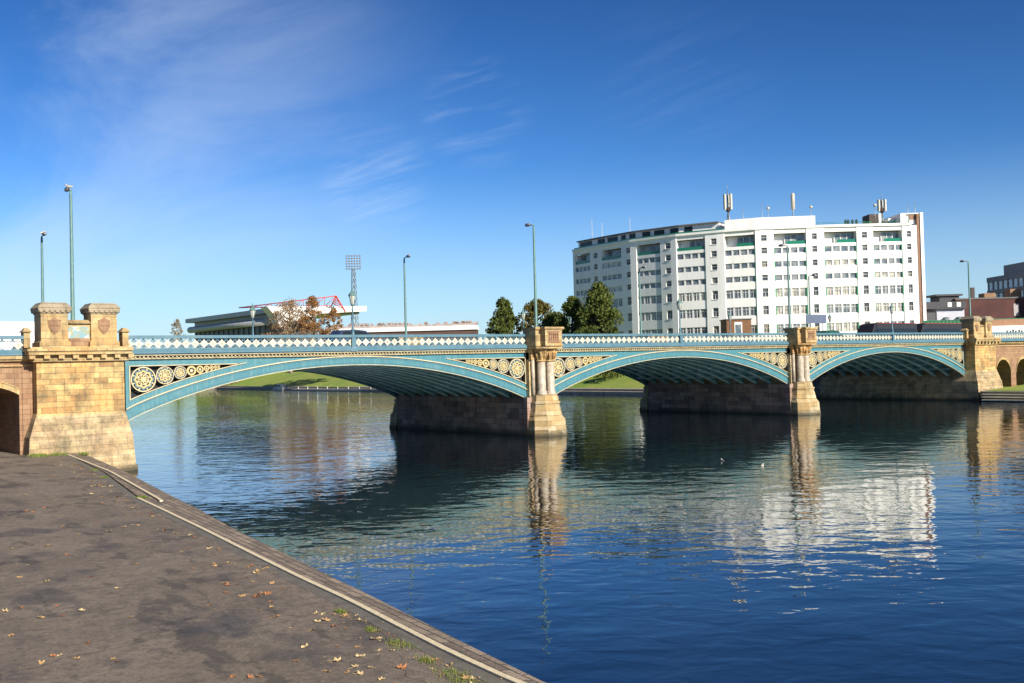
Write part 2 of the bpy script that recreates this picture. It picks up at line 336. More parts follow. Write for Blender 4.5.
# coping paved with weathered setts, falling slightly to the water, and the quay wall below
sett = NT('weathered_coping_setts'); x = sett.xyz()
cb = sett.N.new('ShaderNodeCombineXYZ'); sett.L.new(sett.math('ADD', x[0], sett.math('MULTIPLY', x[1], -.12)), cb.inputs[1]); sett.L.new(x[1], cb.inputs[0])
br = sett.N.new('ShaderNodeTexBrick'); sett.L.new(cb.outputs[0], br.inputs['Vector']); br.inputs['Scale'].default_value = 1
br.inputs['Brick Width'].default_value = .62; br.inputs['Row Height'].default_value = .21; br.inputs['Mortar Size'].default_value = .02; br.inputs['Mortar Smooth'].default_value = .4
br.inputs['Color1'].default_value = (.32, .24, .17, 1); br.inputs['Color2'].default_value = (.15, .11, .08, 1); br.inputs['Mortar'].default_value = (.05, .045, .035, 1)
c = sett.mix(sett.math('MULTIPLY', sett.rng(sett.noise(14, 5, .75), .52, .66), .7), br.outputs['Color'], (.34, .30, .25))
c = sett.mix(sett.math('MULTIPLY', sett.rng(sett.noise(3, 5, .7), .5, .7), .6), c, (.055, .048, .035))
sett.col(c); sett.b.inputs['Roughness'].default_value = .9
sett.bump(sett.math('ADD', sett.noise(22, 4), sett.math('MULTIPLY', br.outputs['Fac'], -.8)), .8, .03)
mb = MB(); v = []
for p, q in zip(edge_in, edge_out): v += [(p[0] + .07, p[1], 1.30), (q[0], q[1], 1.24), (q[0], q[1], .95), (q[0] - .12, q[1], .93), (q[0] - .05, q[1], -1.5)]
n5 = len(edge_in)
mb.add(v, [(5 * i + j, 5 * i + j + 1, 5 * i + j + 6, 5 * i + j + 5) for i in range(n5 - 1) for j in range(4)]); struct('quay_coping', mb, sett.m)
def sample(poly, y):
    for (a, b) in zip(poly, poly[1:]):
        if b[1] <= y <= a[1]: t = (y - b[1]) / (a[1] - b[1]); return b[0] + t * (a[0] - b[0])
    return poly[-1][0]
linep = simple('worn_white_edging', (.78, .66, .44), (.56, .45, .28), .8, 9, .3, 40)
mb = MB()
def edging(poly, y0, y1):
    k = int((y0 - y1) / .9) + 1; prev = None
    for i in range(k + 1):
        y = y0 + (y1 - y0) * i / k; cur = (sample(poly, y), y); a, c_ = -.055, .055
        if prev: mb.add([(prev[0] + a, prev[1], 1.29), (prev[0] + c_, prev[1], 1.29), (cur[0] + c_, cur[1], 1.29), (cur[0] + a, cur[1], 1.29),
                         (prev[0] + a, prev[1], 1.335), (prev[0] + c_, prev[1], 1.335), (cur[0] + c_, cur[1], 1.335), (cur[0] + a, cur[1], 1.335)],
                        [(4, 7, 6, 5), (0, 4, 5, 1), (2, 6, 7, 3), (1, 5, 6, 2), (0, 3, 7, 4)])
        prev = cur
edging([(16.4, 62.2), (14.9, 49.5), (12.84, 37.), (12.6, 36)], 62.1, 36.6)
edging([(12.44, 38.2)] + edge_in[4:], 38.1, -40)
struct('quay_edging', mb, linep)
mb = MB()   # stepped embankment behind the viewpoint
for i in range(9): mb.box(-60, 8.0, -60, 7.4 - i * .9, 1.0, 1.3 + .31 * (i + 1) - .002 * i)
struct('embankment_steps', mb, conc)
# ------------------------------------------------------------------ THE BRIDGE
YF = 65.4; YB = 85.6
bridge = empty('bridge', (70, 75.5, 0), 'long cast-iron and stone road bridge crossing the river in three blue arches', 'bridge')
SP = [(20.7, 52.5), (54.6, 86.1), (88.8, 119.7)]
def arc(x, x0, x1, zs, zc):
    h = (x1 - x0) / 2; s = zc - zs; r = (h * h + s * s) / (2 * s); c = (x0 + x1) / 2
    circ = zc - (r - math.sqrt(max(0, r * r - (x - c) ** 2)))
    ell = zs + s * math.sqrt(max(0, 1 - ((x - c) / (h * 1.0)) ** 2))
    return circ + (ell - circ) * .10
def lin(a, b, n): return [a + (b - a) * i / n for i in range(n + 1)]
ZS, ZC, ZES, ZEC = 2.85, 6.02, 3.60, 6.60
for si, (x0, x1) in enumerate(SP):
    xs = lin(x0, x1, 56)
    lo = lambda x: arc(x, x0, x1, ZS, ZC); hi = lambda x: arc(x, x0, x1, ZES, ZEC)
    mb = MB(); mb.strip([(x, lo(x), hi(x)) for x in xs], YF, YF + .5); rib = mb.build('face_rib', blue, bridge)
    mb = MB(); mb.strip([(x, hi(x) - .01, hi(x) + .06) for x in xs], YF - .09, YF + .3)
    mb.strip([(x, lo(x) - .02, lo(x) + .02) for x in xs], YF - .06, YF + .2); mb.build('moulding', cream, rib, False)
    mb = MB(); mb.strip([(x, lo(x) + .12, lo(x) + .15) for x in xs], YF - .03, YF); mb.strip([(x, hi(x) - .13, hi(x) - .10) for x in xs], YF - .03, YF)
    mb.build('bead', blue_d, rib, False)
    # spandrel plate with an open triangular panel at each end
    mb = MB(); ztop = 6.68; zp = 6.30; y0, y1 = YF + .03, YF + .12
    mb.strip([(x, hi(x) + .05, hi(x) + .42 if hi(x) + .42 < zp else ztop) for x in xs], y0, y1)
    L1 = [x for x in xs if hi(x) + .42 < zp]
    ta_ = min(x - x0 for x in xs if hi(x) + .42 >= zp)
    mb.v, mb.f, mb.mi, mb.sm = [], [], [], []
    fx = lin(x0, x1, 120); il = [x for x in fx if hi(x) + .42 < zp and x < (x0 + x1) / 2]; ir = [x for x in fx if hi(x) + .42 < zp and x > (x0 + x1) / 2]
    mid_ = [x for x in fx if hi(x) + .42 >= zp]
    mb.strip([(x, hi(x) + .05, hi(x) + .42) for x in il], y0, y1); mb.strip([(x, hi(x) + .05, hi(x) + .42) for x in ir], y0, y1)
    mb.strip([(x, hi(x) + .05, max(ztop, hi(x) + .07)) for x in [il[-1]] + mid_ + [ir[0]]], y0 + .001, y1 - .001)
    mb.box(x0, il[-1], y0, y1, zp, ztop); mb.box(ir[0], x1, y0, y1, zp, ztop)
    px0, px1 = x0 + .22, x1 - .22
    mb.box(x0 + .001, px0, y0 + .002, y1 - .002, hi(x0) + .42, zp); mb.box(px1, x1 - .001, y0 + .002, y1 - .002, hi(x1) + .42, zp)
    mb.build('spandrel_plate', blue, bridge)
    mb = MB(); mb.strip([(x, hi(x) + .05, ztop) for x in xs], YF + .42, YF + .48); mb.build('spandrel_shade_sheet', black, bridge)  # added black sheet, paints the darkness behind the open panels
    for side in (0, 1):
        X = (lambda t: x0 + t) if side == 0 else (lambda t: x1 - t)
        low = lambda t: hi(X(t)) + .42
        # apex
        t = .22
        while low(t) < zp and t < 14: t += .05
        ta = t
        fr = MB(); n = 24; ts = lin(.22, ta, n)
        for a, b in zip(ts, ts[1:]):
            xa, xb_ = X(a), X(b)
            if xa > xb_: xa, xb_, a, b = xb_, xa, b, a
            fr.strip([(xa, low(a), low(a) + .055), (xb_, low(b), low(b) + .055)], YF - .04, YF + .03)
        xa, xb_ = sorted((X(.22), X(ta - .6))); fr.box(xa, xb_, YF - .04, YF + .03, zp - .05, zp)
        xa, xb_ = sorted((X(.22), X(.28))); fr.box(xa, xb_, YF - .038, YF + .032, low(.22), zp)
        panel = fr.build('spandrel_panel', cream, bridge)
        t = .31; k = 0
        while t < ta - .5 and k < 16:
            # largest circle touching the top, the left limit and the lower curve
            r = .05
            while r < 1.2:
                tc_ = t + r; cz = zp - .09 - r
                dmin = min(math.hypot(tt - tc_, low(tt) + .09 - cz) for tt in lin(tc_ - r, tc_ + r * 1.6, 12))
                if cz < low(tc_) or dmin < r: break
                r += .01
            r -= .01
            if r < .075: break
            cx, cz = X(t + r), zp - .09 - r
            g = MB(); s = r / .9; ya = YF + .02
            if r > .36:
                g.m = 0; g.ring(cx, cz, r * .91, r, ya - .05, ya + .1, 32)
                g.m = 2; g.ring(cx, cz, lambda a: r * (.72 + .05 * math.cos(8 * a)), lambda a: r * (.80 + .05 * math.cos(8 * a)), ya - .03, ya + .08, 48)
                g.m = 1; g.ring(cx, cz, lambda a: r * (.53 + .06 * math.cos(8 * a)), lambda a: r * (.68 + .07 * math.cos(8 * a)), ya - .05, ya + .08, 48)
                g.m = 0; g.ring(cx, cz, r * .40, r * .46, ya - .03, ya + .08, 24)
                g.m = 1; g.ring(cx, cz, r * .05, lambda a: r * (.27 + .09 * math.cos(8 * a)), ya - .04, ya + .06, 48)
                for q in range(8):
                    a = q * PI / 4 + .39; ca, sa = math.cos(a), math.sin(a); nx, nz = -sa, ca; wd = .035 * s + .012
                    g.m = 0; g.xz([(cx + ca * r * .3 - nx * wd, cz + sa * r * .3 - nz * wd), (cx + ca * r * .88 - nx * wd, cz + sa * r * .88 - nz * wd), (cx + ca * r * .88 + nx * wd, cz + sa * r * .88 + nz * wd), (cx + ca * r * .3 + nx * wd, cz + sa * r * .3 + nz * wd)], ya, ya + .05)
                g.m = 0; g.ring(cx, cz, 0.001, r * .1, ya - .06, ya + .05, 10)
            else:
                g.m = 1; g.ring(cx, cz, r * .62, r, ya - .04, ya + .08, 16)
                g.m = 0; g.ring(cx, cz, .001, lambda a: r * (.34 + .12 * math.cos(5 * a)), ya - .03, ya + .05, 20)
                # leaf tongues running down to the lower border
                if low(t + r) + .1 < cz - r:
                    g.m = 1; g.xz([(cx - .05, cz - r), (cx + .09, cz - r * 1.02), (cx + .02, low(t + r) + .06), (cx - .07, low(t + r) + .06)], ya - .01, ya + .05)
            g.build('roundel' if r > .36 else 'leaf_scroll', [cream, gold, blue_d], panel, False)
            t += 2 * r + .015; k += 1
    # soffit girders, deck plates, bracing
    ny = 11
    for k in range(1, ny):
        y = YF + .25 + (YB - YF - .5) * k / ny
        mb = MB(); mb.strip([(x, lo(x) + .05, min(6.62, hi(x) + .0)) for x in lin(x0, x1, 30)], y - .03, y + .03)
        mb.strip([(x, lo(x), lo(x) + .05) for x in lin(x0, x1, 30)], y - .22, y + .22) if False else None
        mb.m = 1; mb.strip([(x, lo(x), lo(x) + .05) for x in lin(x0, x1, 30)], y - .22, y + .22); mb.build('soffit_girder', [teal, teal_lit], bridge)
    nb = 17
    for i in range(1, nb):
        x = x0 + (x1 - x0) * i / nb; zl = lo(x)
        mb = MB(); mb.box(x - .07, x + .07, YF + .5, YB - .5, zl + .10, zl + .26); mb.build('cross_brace', teal_lit, bridge)
    mb = MB(); mb.strip([(x, lo(x), hi(x)) for x in xs], YB - .5, YB); mb.strip([(x, hi(x), 6.68) for x in xs], YB - .4, YB - .3); mb.build('face_rib', blue, bridge)
    # arched plates between girders (the ceiling of the arch)
    mb = MB(); mb.strip([(x, min(6.62, hi(x)) - .04, min(6.66, hi(x) + .06)) for x in lin(x0, x1, 30)], YF + .5, YB - .5); mb.build('soffit_plate', teal, bridge)
# deck
asph2 = simple('road_asphalt', (.06, .058, .055), (.045, .043, .042), .9, 3)
mb = MB(); mb.box(-60, 190, YF + .1, YB - .1, 6.70, 7.0); mb.box(-60, 190, YF + .1, YF + 3.2, 7.0, 7.15); mb.box(-60, 190, YB - 3.2, YB - .1, 7.0, 7.15); mb.build('deck', asph2, bridge)
# cornice and parapet
def cornice(x0, x1, s=1):
    mb = MB(); y = YF
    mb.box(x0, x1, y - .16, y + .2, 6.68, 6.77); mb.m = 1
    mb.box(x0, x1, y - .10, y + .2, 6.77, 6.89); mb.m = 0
    n = int((x1 - x0) / .26)
    for i in range(n):
        x = x0 + (x1 - x0) * (i + .5) / n; mb.box(x - .055, x + .055, y - .24, y - .10, 6.772, 6.888)
    mb.box(x0, x1, y - .32, y + .2, 6.89, 6.945); mb.m = 2; mb.box(x0, x1, y - .30, y + .2, 6.947, 7.02)
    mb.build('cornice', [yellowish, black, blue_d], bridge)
def parapet(x0, x1, y, disc_alt=False, back=False, pitch=.60):
    mb = MB(); d = 1 if not back else -1; ya, yb = (y - .08, y + .08)
    mb.m = 0
    f = y - d * .26
    P = [(f, 7.02), (f, 7.10), (y - d * .12, 7.30), (y + d * .1, 7.30), (y + d * .1, 7.02)]
    v = [(x0, p[0], p[1]) for p in P] + [(x1, p[0], p[1]) for p in P]
    mb.add(v, [tuple(range(5)), tuple(range(5, 10))[::-1]] + [(i, 5 + i, 5 + (i + 1) % 5, (i + 1) % 5) for i in range(5)])
    mb.m = 2; mb.box(x0, x1, y - .15, y + .15, 7.96, 8.06); mb.box(x0, x1, y - .12, y + .12, 8.06, 8.16)
    mb.box(x0, x1, y - .07, y + .07, 7.301, 7.36)
    n = max(1, round((x1 - x0) / pitch)); p = (x1 - x0) / n
    for i in range(n):
        cx = x0 + p * (i + .5); cz = 7.62; h = p / 2
        if disc_alt and i % 4 == 1:
            mb.m = 1; mb.ring(cx, cz, .10, .2, y - .03, y + .03, 4)
        else:
            mb.m = 1; mb.ring(cx, cz + .01, .001, lambda a: .198 + .048 * abs(math.cos(2 * a)) - .035 * max(0, math.sin(a)) ** 6, y - .035, y + .035, 16)
            mb.m = 3; mb.ring(cx, cz, .001, .065, y - .05, y - .035, 6); mb.m = 1
            # cusped tips that join the discs
            mb.xz([(cx - .07, cz + .19), (cx + .07, cz + .19), (cx, cz + .33)], y - .03, y + .03)
            mb.xz([(cx - .09, cz - .18), (cx, cz - .31), (cx + .09, cz - .18)], y - .03, y + .03)
        mb.m = 1
        for sx in (-1, 1): mb.xz([(cx + sx * .2, cz - .045), (cx + sx * h, cz - .03), (cx + sx * h, cz + .03), (cx + sx * .2, cz + .045)][::sx], y - .028, y + .028)
        mb.m = 0
        for sx in (-1, 1):
            for sz in (-1, 1):
                a = (cx + sx * h, cz + sz * .34); b = (cx + sx * .15, cz + sz * .12)
                nx, nz = (a[1] - b[1]), -(a[0] - b[0]); l = math.hypot(nx, nz); nx *= .022 / l; nz *= .022 / l
                mb.xz([(a[0] + nx, a[1] + nz), (a[0] - nx, a[1] - nz), (b[0] - nx, b[1] - nz), (b[0] + nx, b[1] + nz)], y - .02, y + .02)
        mb.m = 0; mb.box(cx - h - .02, cx - h + .02, y - .022, y + .022, 7.36, 7.50)
        mb.ring(cx + h, cz + .22, .045, .085, y - .025, y + .025, 8)
    mb.build('parapet', [blue_d, white, blue_d, yellowish], bridge)
for a, b in ((20.6, 52.6), (54.5, 86.4), (88.6, 119.8)): cornice(a, b)
for a, b in ((20.6, 52.2), (55.0, 85.75), (88.5, 119.4), (124.9, 166)): parapet(a, b, YF - .15)
parapet(-34, 14.75, 64.85, True, pitch=.56)
for a, b in ((-34, 166),):
    mb = MB(); mb.box(a, b, YB - .1, YB + .1, 7.15, 7.4); mb.box(a, b, YB - .12, YB + .12, 7.98, 8.16)
    for i in range(int((b - a) / .6)): mb.m = 1; mb.ring(a + .6 * i + .3, 7.68, .001, .23, YB - .03, YB + .03, 8)
    mb.build('parapet', [blue_d, white], bridge)
# piers
def octo(cx, hw, yf, yc, hf):  # half-octagon nosed plan at front and back
    yb = YB + (YF - yf); yd = YB + (YF - yc)
    return [(cx - hf, yf), (cx + hf, yf), (cx + hw, yc), (cx + hw, yd), (cx + hf, yb), (cx - hf, yb), (cx - hw, yd), (cx - hw, yc)]
for cx in (53.62, 87.1):
    pier = MB(); pier.box(cx - 1.66, cx + 1.66, 64.9, 84.6, -2, 3.1)
    P = pier.build('pier', st_pier, bridge)
    pier = MB(); pier.box(cx - 1.30, cx + 1.34, 65.0, 84.6, 3.1, 6.66); pier.build('pier_core', st_cut, P, False)
    mb = MB()
    for fy in (1, -1):
        def Y(y): return y if fy == 1 else YF + YB - 1.0 - y
        def half(hw, yf, hf, yb=64.8, yc=None):
            yc = yc or yf + (hw - hf) * 1.0; q = [(cx - hw, Y(yb)), (cx - hw, Y(yc)), (cx - hf, Y(yf)), (cx + hf, Y(yf)), (cx + hw, Y(yc)), (cx + hw, Y(yb))]
            return q if fy == 1 else q[::-1]
        b = MB()
        b.poly(half(1.70, 63.2, .9, 65.2), -2, .25)
        b.poly(half(1.66, 63.24, .88, 65.2), .25, 1.25, half(1.60, 63.32, .84, 65.2))
        b.poly(half(1.60, 63.32, .84, 65.2), 1.252, 1.62, half(1.42, 63.62, .7, 65.2))
        b.poly(half(1.46, 63.58, .76, 65.18), 1.622, 1.95, half(1.36, 63.66, .74, 65.18))
        b.poly(half(1.36, 63.66, .74, 65.17), 1.952, 2.55, half(1.22, 63.8, .66, 65.17))
        b.poly(half(1.30, 63.7, .7, 65.16), 2.552, 2.70)
        b.poly(half(1.18, 63.82, .66, 65.16), 2.702, 3.25, half(1.08, 63.95, .6, 65.16))
        b.build('cutwater', st_cut, P, False)
        b = MB()
        cols = [(-.50, 64.42), (.40, 64.42)]
        for dx, y in cols: b.lathe((cx + dx, Y(y), 0), [(.44, 3.252), (.44, 3.36), (.39, 3.42), (.42, 3.5), (.35, 3.58), (.335, 3.62), (.325, 5.9)], 16)
        for dx in (-1.02, 1.0): b.tube((cx + dx, Y(64.86), 3.25), (cx + dx, Y(64.86), 6.3), .15, .15, 10)
        b.build('column', st_shaft, P, False)
        b = MB()
        for dx, y in cols:
            b.lathe((cx + dx, Y(y), 0), [(.37, 5.902), (.42, 5.97), (.36, 6.03), (.36, 6.2), (.45, 6.45), (.43, 6.5), (.55, 6.78), (.62, 6.88), (.62, 6.95)], 12, False)
            for q in range(8):
                a = q * PI / 4; b.tube((cx + dx + .36 * math.cos(a), Y(y) + .36 * math.sin(a), 6.1), (cx + dx + .56 * math.cos(a), Y(y) + .56 * math.sin(a), 6.8), .06, .11, 5)
        b.box(cx - 1.3, cx + 1.3, *sorted((Y(64.7), Y(65.35))), 6.1, 6.95)
        b.build('capital', yellowish if False else st_gold, P, False)
        b = MB()
        b.poly(half(1.36, 63.5, .95, 65.2, 64.0), 6.952, 7.10)
        b.box(cx - 1.36, cx + 1.40, *sorted((Y(64.0), Y(65.6))), 7.102, 8.42)
        b.box(cx - .86, cx + .84, *sorted((Y(63.4), Y(64.0))), 7.103, 8.42)
        b.box(cx - 1.42, cx + 1.46, *sorted((Y(63.93), Y(65.65))), 7.16, 7.30); b.box(cx - .92, cx + .90, *sorted((Y(63.33), Y(63.93))), 7.161, 7.30)
        b.frust((cx - 1.38, cx + 1.44, *sorted((Y(63.96), Y(65.62)))), 8.42, (cx - 1.44, cx + 1.52, *sorted((Y(63.88), Y(65.66)))), 8.52)
        b.frust((cx - .9, cx + .88, *sorted((Y(63.36), Y(63.9)))), 8.421, (cx - .98, cx + .96, *sorted((Y(63.28), Y(63.88)))), 8.521)
        b.box(cx - 1.46, cx + 1.54, *sorted((Y(63.86), Y(65.68))), 8.522, 8.66); b.box(cx - 1.0, cx + .98, *sorted((Y(63.26), Y(63.86))), 8.523, 8.659)
        ped = b.build('pedestal', st_pale, P, False)
        b = MB()   # carved arcade panel
        b.box(cx - .56, cx + .56, *sorted((Y(63.38), Y(63.4))), 7.42, 8.30)
        for i in range(5):
            x = cx - .4 + .2 * i; b.box(x - .04, x + .04, *sorted((Y(63.33), Y(63.38))), 7.6, 8.05); b.ring(x, 8.09, .03, .085, *sorted((Y(63.33), Y(63.38))), 10)
        b.box(cx - .64, cx + .64, *sorted((Y(63.34), Y(63.38))), 8.26, 8.32); b.box(cx - .64, cx + .64, *sorted((Y(63.34), Y(63.38))), 7.4, 7.46)
        b.build('carved_panel', st_wing, P, False)
# abutments
def abut(x0, x1, front_y, left=True):
    c = (x0 + x1) / 2
    b = MB(); yb = YB
    b.box(x0, x1, front_y, yb, 3.7, 6.9)
    b.frust((x0 - .5, x1 + .25, front_y - .45, yb), 2.3, (x0, x1, front_y - .0, yb), 3.7)
    b.frust((x0 - .72, x1 + .42, front_y - .7, yb), .0, (x0 - .53, x1 + .28, front_y - .5, yb), 2.3)
    b.box(x0 - .8, x1 + .5, front_y - .8, yb, -2, .0) ; b.box(x0 - .78, x1 + .47, front_y - .76, yb, .002, .35)
    A = b.build('abutment', st_gold, bridge)
    b = MB()
    b.box(x0 - .22, x1 + .22, front_y - .2, front_y + 2.2, 6.62, 6.78)
    b.box(x0 - .52, x1 + .34, front_y - .5, front_y + 2.4, 7.02, 7.22); b.box(x0 - .6, x1 + .4, front_y - .6, front_y + 2.5, 7.222, 7.36); b.box(x0 - .4, x1 + .4, front_y - .4, front_y + 2.4, 7.362, 7.46)
    n = 8
    for i in range(n):
        x = x0 - .3 + (x1 - x0 + .6) * i / (n - 1); b.box(x - .16, x + .16, front_y - .42, front_y + .0, 6.78, 7.02)
    b.box(x0 - .1, x1 + .1, front_y - .1, front_y + 2.0, 6.781, 7.021)
    for i in range(5): y = front_y + .3 + .5 * i; b.box(x0 - .42, x0 - .1, y - .14, y + .14, 6.782, 7.019); b.box(x1 + .1, x1 + .42, y - .14, y + .14, 6.782, 7.019)
    b.build('modillion_cornice', st_pale, A, False)
    yc = front_y + .95
    for cx in (c - 1.40, c + 1.40):
        b = MB(); h = .75
        b.box(cx - .86, cx + .86, yc - .88, yc + .88, 7.46, 7.76)
        b.frust((cx - .82, cx + .82, yc - .82, yc + .82), 7.76, (cx - h, cx + h, yc - h, yc + h), 7.86); b.box(cx - h, cx + h, yc - h, yc + h, 7.86, 9.45)
        b.build('pillar', st_pale, A, False)
        b = MB()
        b.box(cx - .80, cx + .80, yc - .80, yc + .80, 9.42, 9.50)
        for i in range(6):
            t_ = -.74 + .296 * i
            b.tube((cx + t_, yc - .9, 9.60), (cx + t_, yc + .9, 9.60), .11, .11, 8); b.tube((cx - .9, yc + t_, 9.60), (cx + .9, yc + t_, 9.60), .11, .11, 8)
        b.box(cx - .91, cx + .91, yc - .91, yc + .91, 9.62, 9.76)
        b.frust((cx - .95, cx + .95, yc - .95, yc + .95), 9.761, (cx - .68, cx + .68, yc - .68, yc + .68), 10.08)
        b.build('pillar_cap', st_cap, A, False)
        b = MB(); y = yc - h
        sh = [(-.36, .32), (-.2, .36), (0, .5), (.2, .36), (.36, .32), (.33, -.08), (.18, -.36), (0, -.5), (-.18, -.36), (-.33, -.08)]
        b.xz([(cx + p[0], 8.72 + p[1]) for p in sh][::-1], y - .06, y + .0)
        b.xz([(cx + p[0] * .84, 8.72 + p[1] * .84) for p in sh][::-1], y - .085, y - .06)
        b.xz([(cx - .06, 8.35), (cx + .06, 8.35), (cx + .06, 9.08), (cx - .06, 9.08)], y - .11, y - .085); b.xz([(cx - .26, 8.72), (cx + .26, 8.72), (cx + .26, 8.84), (cx - .26, 8.84)], y - .112, y - .085)
        b.build('shield', st_wing, A, False)
    b = MB(); b.box(c - .72, c + .72, yc - .55, yc + .3, 7.46, 8.85); b.frust((c - .72, c + .72, yc - .72, yc + .45), 8.85, (c - .7, c + .7, yc - .3, yc + .1), 9.08)
    b.build('link_wall', st_pale, A, False)
    for x in (x0 - .32, x1 + .32):
        b = MB(); b.box(x - .18, x + .18, yc - .3, yc + .4, 7.461, 8.36); b.frust((x - .28, x + .28, yc - .42, yc + .52), 8.36, (x - .08, x + .08, yc - .15, yc + .25), 8.62)
        b.build('corner_post', st_pale, A, False)
    return A, c, yc
A, c, yc = abut(15.25, 20.2, 64.05)
mural = NT('faded_mural'); mural.col(mural.mix(mural.rng(mural.noise(2.2, 4, .6), .40, .50), (.50, .48, .40), mural.mix(mural.rng(mural.noise(4, 3), .45, .6), (.16, .28, .32), (.28, .26, .12))))
b = MB(); b.xz([(c - .6, 7.98), (c + .6, 7.98), (c + .6, 8.55), (c + .5, 8.68), (c - .5, 8.68), (c - .6, 8.55)], yc - .59, yc - .55); b.build('painted_panel', mural.m, A, False)
b = MB(); b.xz([(c - .6, 7.55), (c + .6, 7.55), (c + .6, 7.975), (c - .6, 7.975)], yc - .585, yc - .55)
for i in range(5): b.box(c - .5 + i * .12, c - .46 + i * .12, yc - .61, yc - .585, 7.6, 7.95)
b.build('carved_panel', st_wing, A, False)
abut(119.8, 124.7, 64.1)
# approach viaducts with real arched openings
def archwall(x0, x1, openings, y0, y1, top, zb):
    b = MB(); cur = x0; rings = MB()
    for (a, c2, zs, zc) in openings:
        b.box(cur, a, y0, y1, zb, top)
        xs = lin(a, c2, 16); b.strip([(x, arc(x, a, c2, zs, zc), top) for x in xs], y0, y1)
        m = (a + c2) / 2; h = (c2 - a) / 2
        o = [(m + (x - m) * (1 + .28 / h), arc(x, a, c2, zs, zc)) for x in xs]
        rings.strip([(x, arc(x, a, c2, zs, zc) - .0, arc(x, a, c2, zs, zc) + .3) for x in xs], y0 - .06, y0 - .0)
        rings.strip([(x, arc(x, a, c2, zs, zc) + .3, arc(x, a, c2, zs, zc) + .37) for x in xs], y0 - .10, y0 - .0)
        cur = c2
    b.box(cur, x1, y0, y1, zb, top)
    W = b.build('approach_viaduct', st_wing, bridge); rings.build('arch_ring', st_pale, W, False)
    b = MB(); b.box(x0, x1, y0 - .22, y0 + .3, top, top + .12); b.box(x0, x1, y0 - .34, y0 + .3, top + .121, top + .30); b.box(x0, x1, y0 - .12, y0 + .3, top - .3, top - .2)
    b.build('string_course', st_pale, W, False)
    return W
archwall(-34, 15.31, [(-12.5, -8, 4.4, 5.05), (-5.1, -.6, 4.4, 5.05), (2.3, 6.8, 4.4, 5.05), (9.75, 14.5, 4.75, 5.38)], 64.9, YB - .15, 6.69, 1.0)
b = MB(); b.box(14.66, 15.0, 64.82, 64.9, 1.3, 6.4); b.build('pilaster', st_wing, bridge)
archwall(125.2, 166, [(127.4, 131.3, 3.0, 4.75), (132.6, 136.5, 3.0, 4.75), (137.8, 141.7, 3.0, 4.75), (143, 146.9, 3.0, 4.75)], 65.6, YB - .15, 6.69, .8)
b = MB(); b.box(119.9, 121.4, YB + .01, 104, -2, 4.4); b.box(119.7, 121.6, YB + .01, 104, 4.402, 4.6)
o = b.build('retaining_wall', st_pier); tag(o, 'dark stone river wall running on downstream from the right abutment', 'wall')
# ------------------------------------------------------------------ lamps on the bridge
green_post = simple('green_post_paint', (.11, .22, .20), (.08, .16, .15), .5, 4)
grey_metal = simple('grey_metal', (.33, .34, .34), (.25, .26, .27), .4, 5, metal=.4)
lampglass = NT('lamp_glass'); lampglass.b.inputs['Base Color'].default_value = (.55, .55, .48, 1); lampglass.b.inputs['Roughness'].default_value = .15; lampglass = lampglass.m
post_lab = {
 (17.9, 66.3): 'tallest green street lamp, rising behind the left stone gateway of the bridge',
 (54.0, 66.0): 'tall green street lamp rising from behind the nearer stone river pier',
 (87.6, 66.3): 'tall green street lamp in front of the white flats, above the farther river pier',
 (123.1, 66.3): 'green street lamp rising behind the right stone gateway, by the red brick block'}
def streetlamp(x, y, h, label, d):
    e = empty('street_lamp', (x, y, 7.1), label, 'street lamp', 'tall street lamps along the bridge')
    b = MB(); b.lathe((0, 0, 0), [(.15, 0), (.15, 1.2), (.125, 1.3), (.085, h - .3), (.07, h)], 10); b.build('post', green_post, e, True)
    b = MB(); b.loft([((0, 0, h - .02), .05), ((0, d * .25, h + .08), .05), ((0, d * .5, h + .12), .045)], 6)
    b.loft([((0, d * .42, h + .12), .07), ((0, d * .6, h + .13), .15), ((0, d * .95, h + .13), .14), ((0, d * 1.1, h + .1), .06)], 8); b.build('lamp_head', grey_metal, e, True)
    return e
for (x, y), lab in post_lab.items(): streetlamp(x, y, 10.0 if x < 100 else 9.8, lab, 1)
streetlamp(20.6, 84.3, 9.3, 'shorter-looking green street lamp at far left, partly behind the left gateway pillar', -1)
streetlamp(52.9, 84.2, 9.0, 'slim green street lamp standing alone against open sky, left of the nearer pier', -1)
streetlamp(85.0, 85.0, 9.2, 'green street lamp in front of the shaded left end of the white flats', -1)
streetlamp(116.4, 84.8, 9.3, 'pale street lamp before the white flats, right of the farther pier', -1)
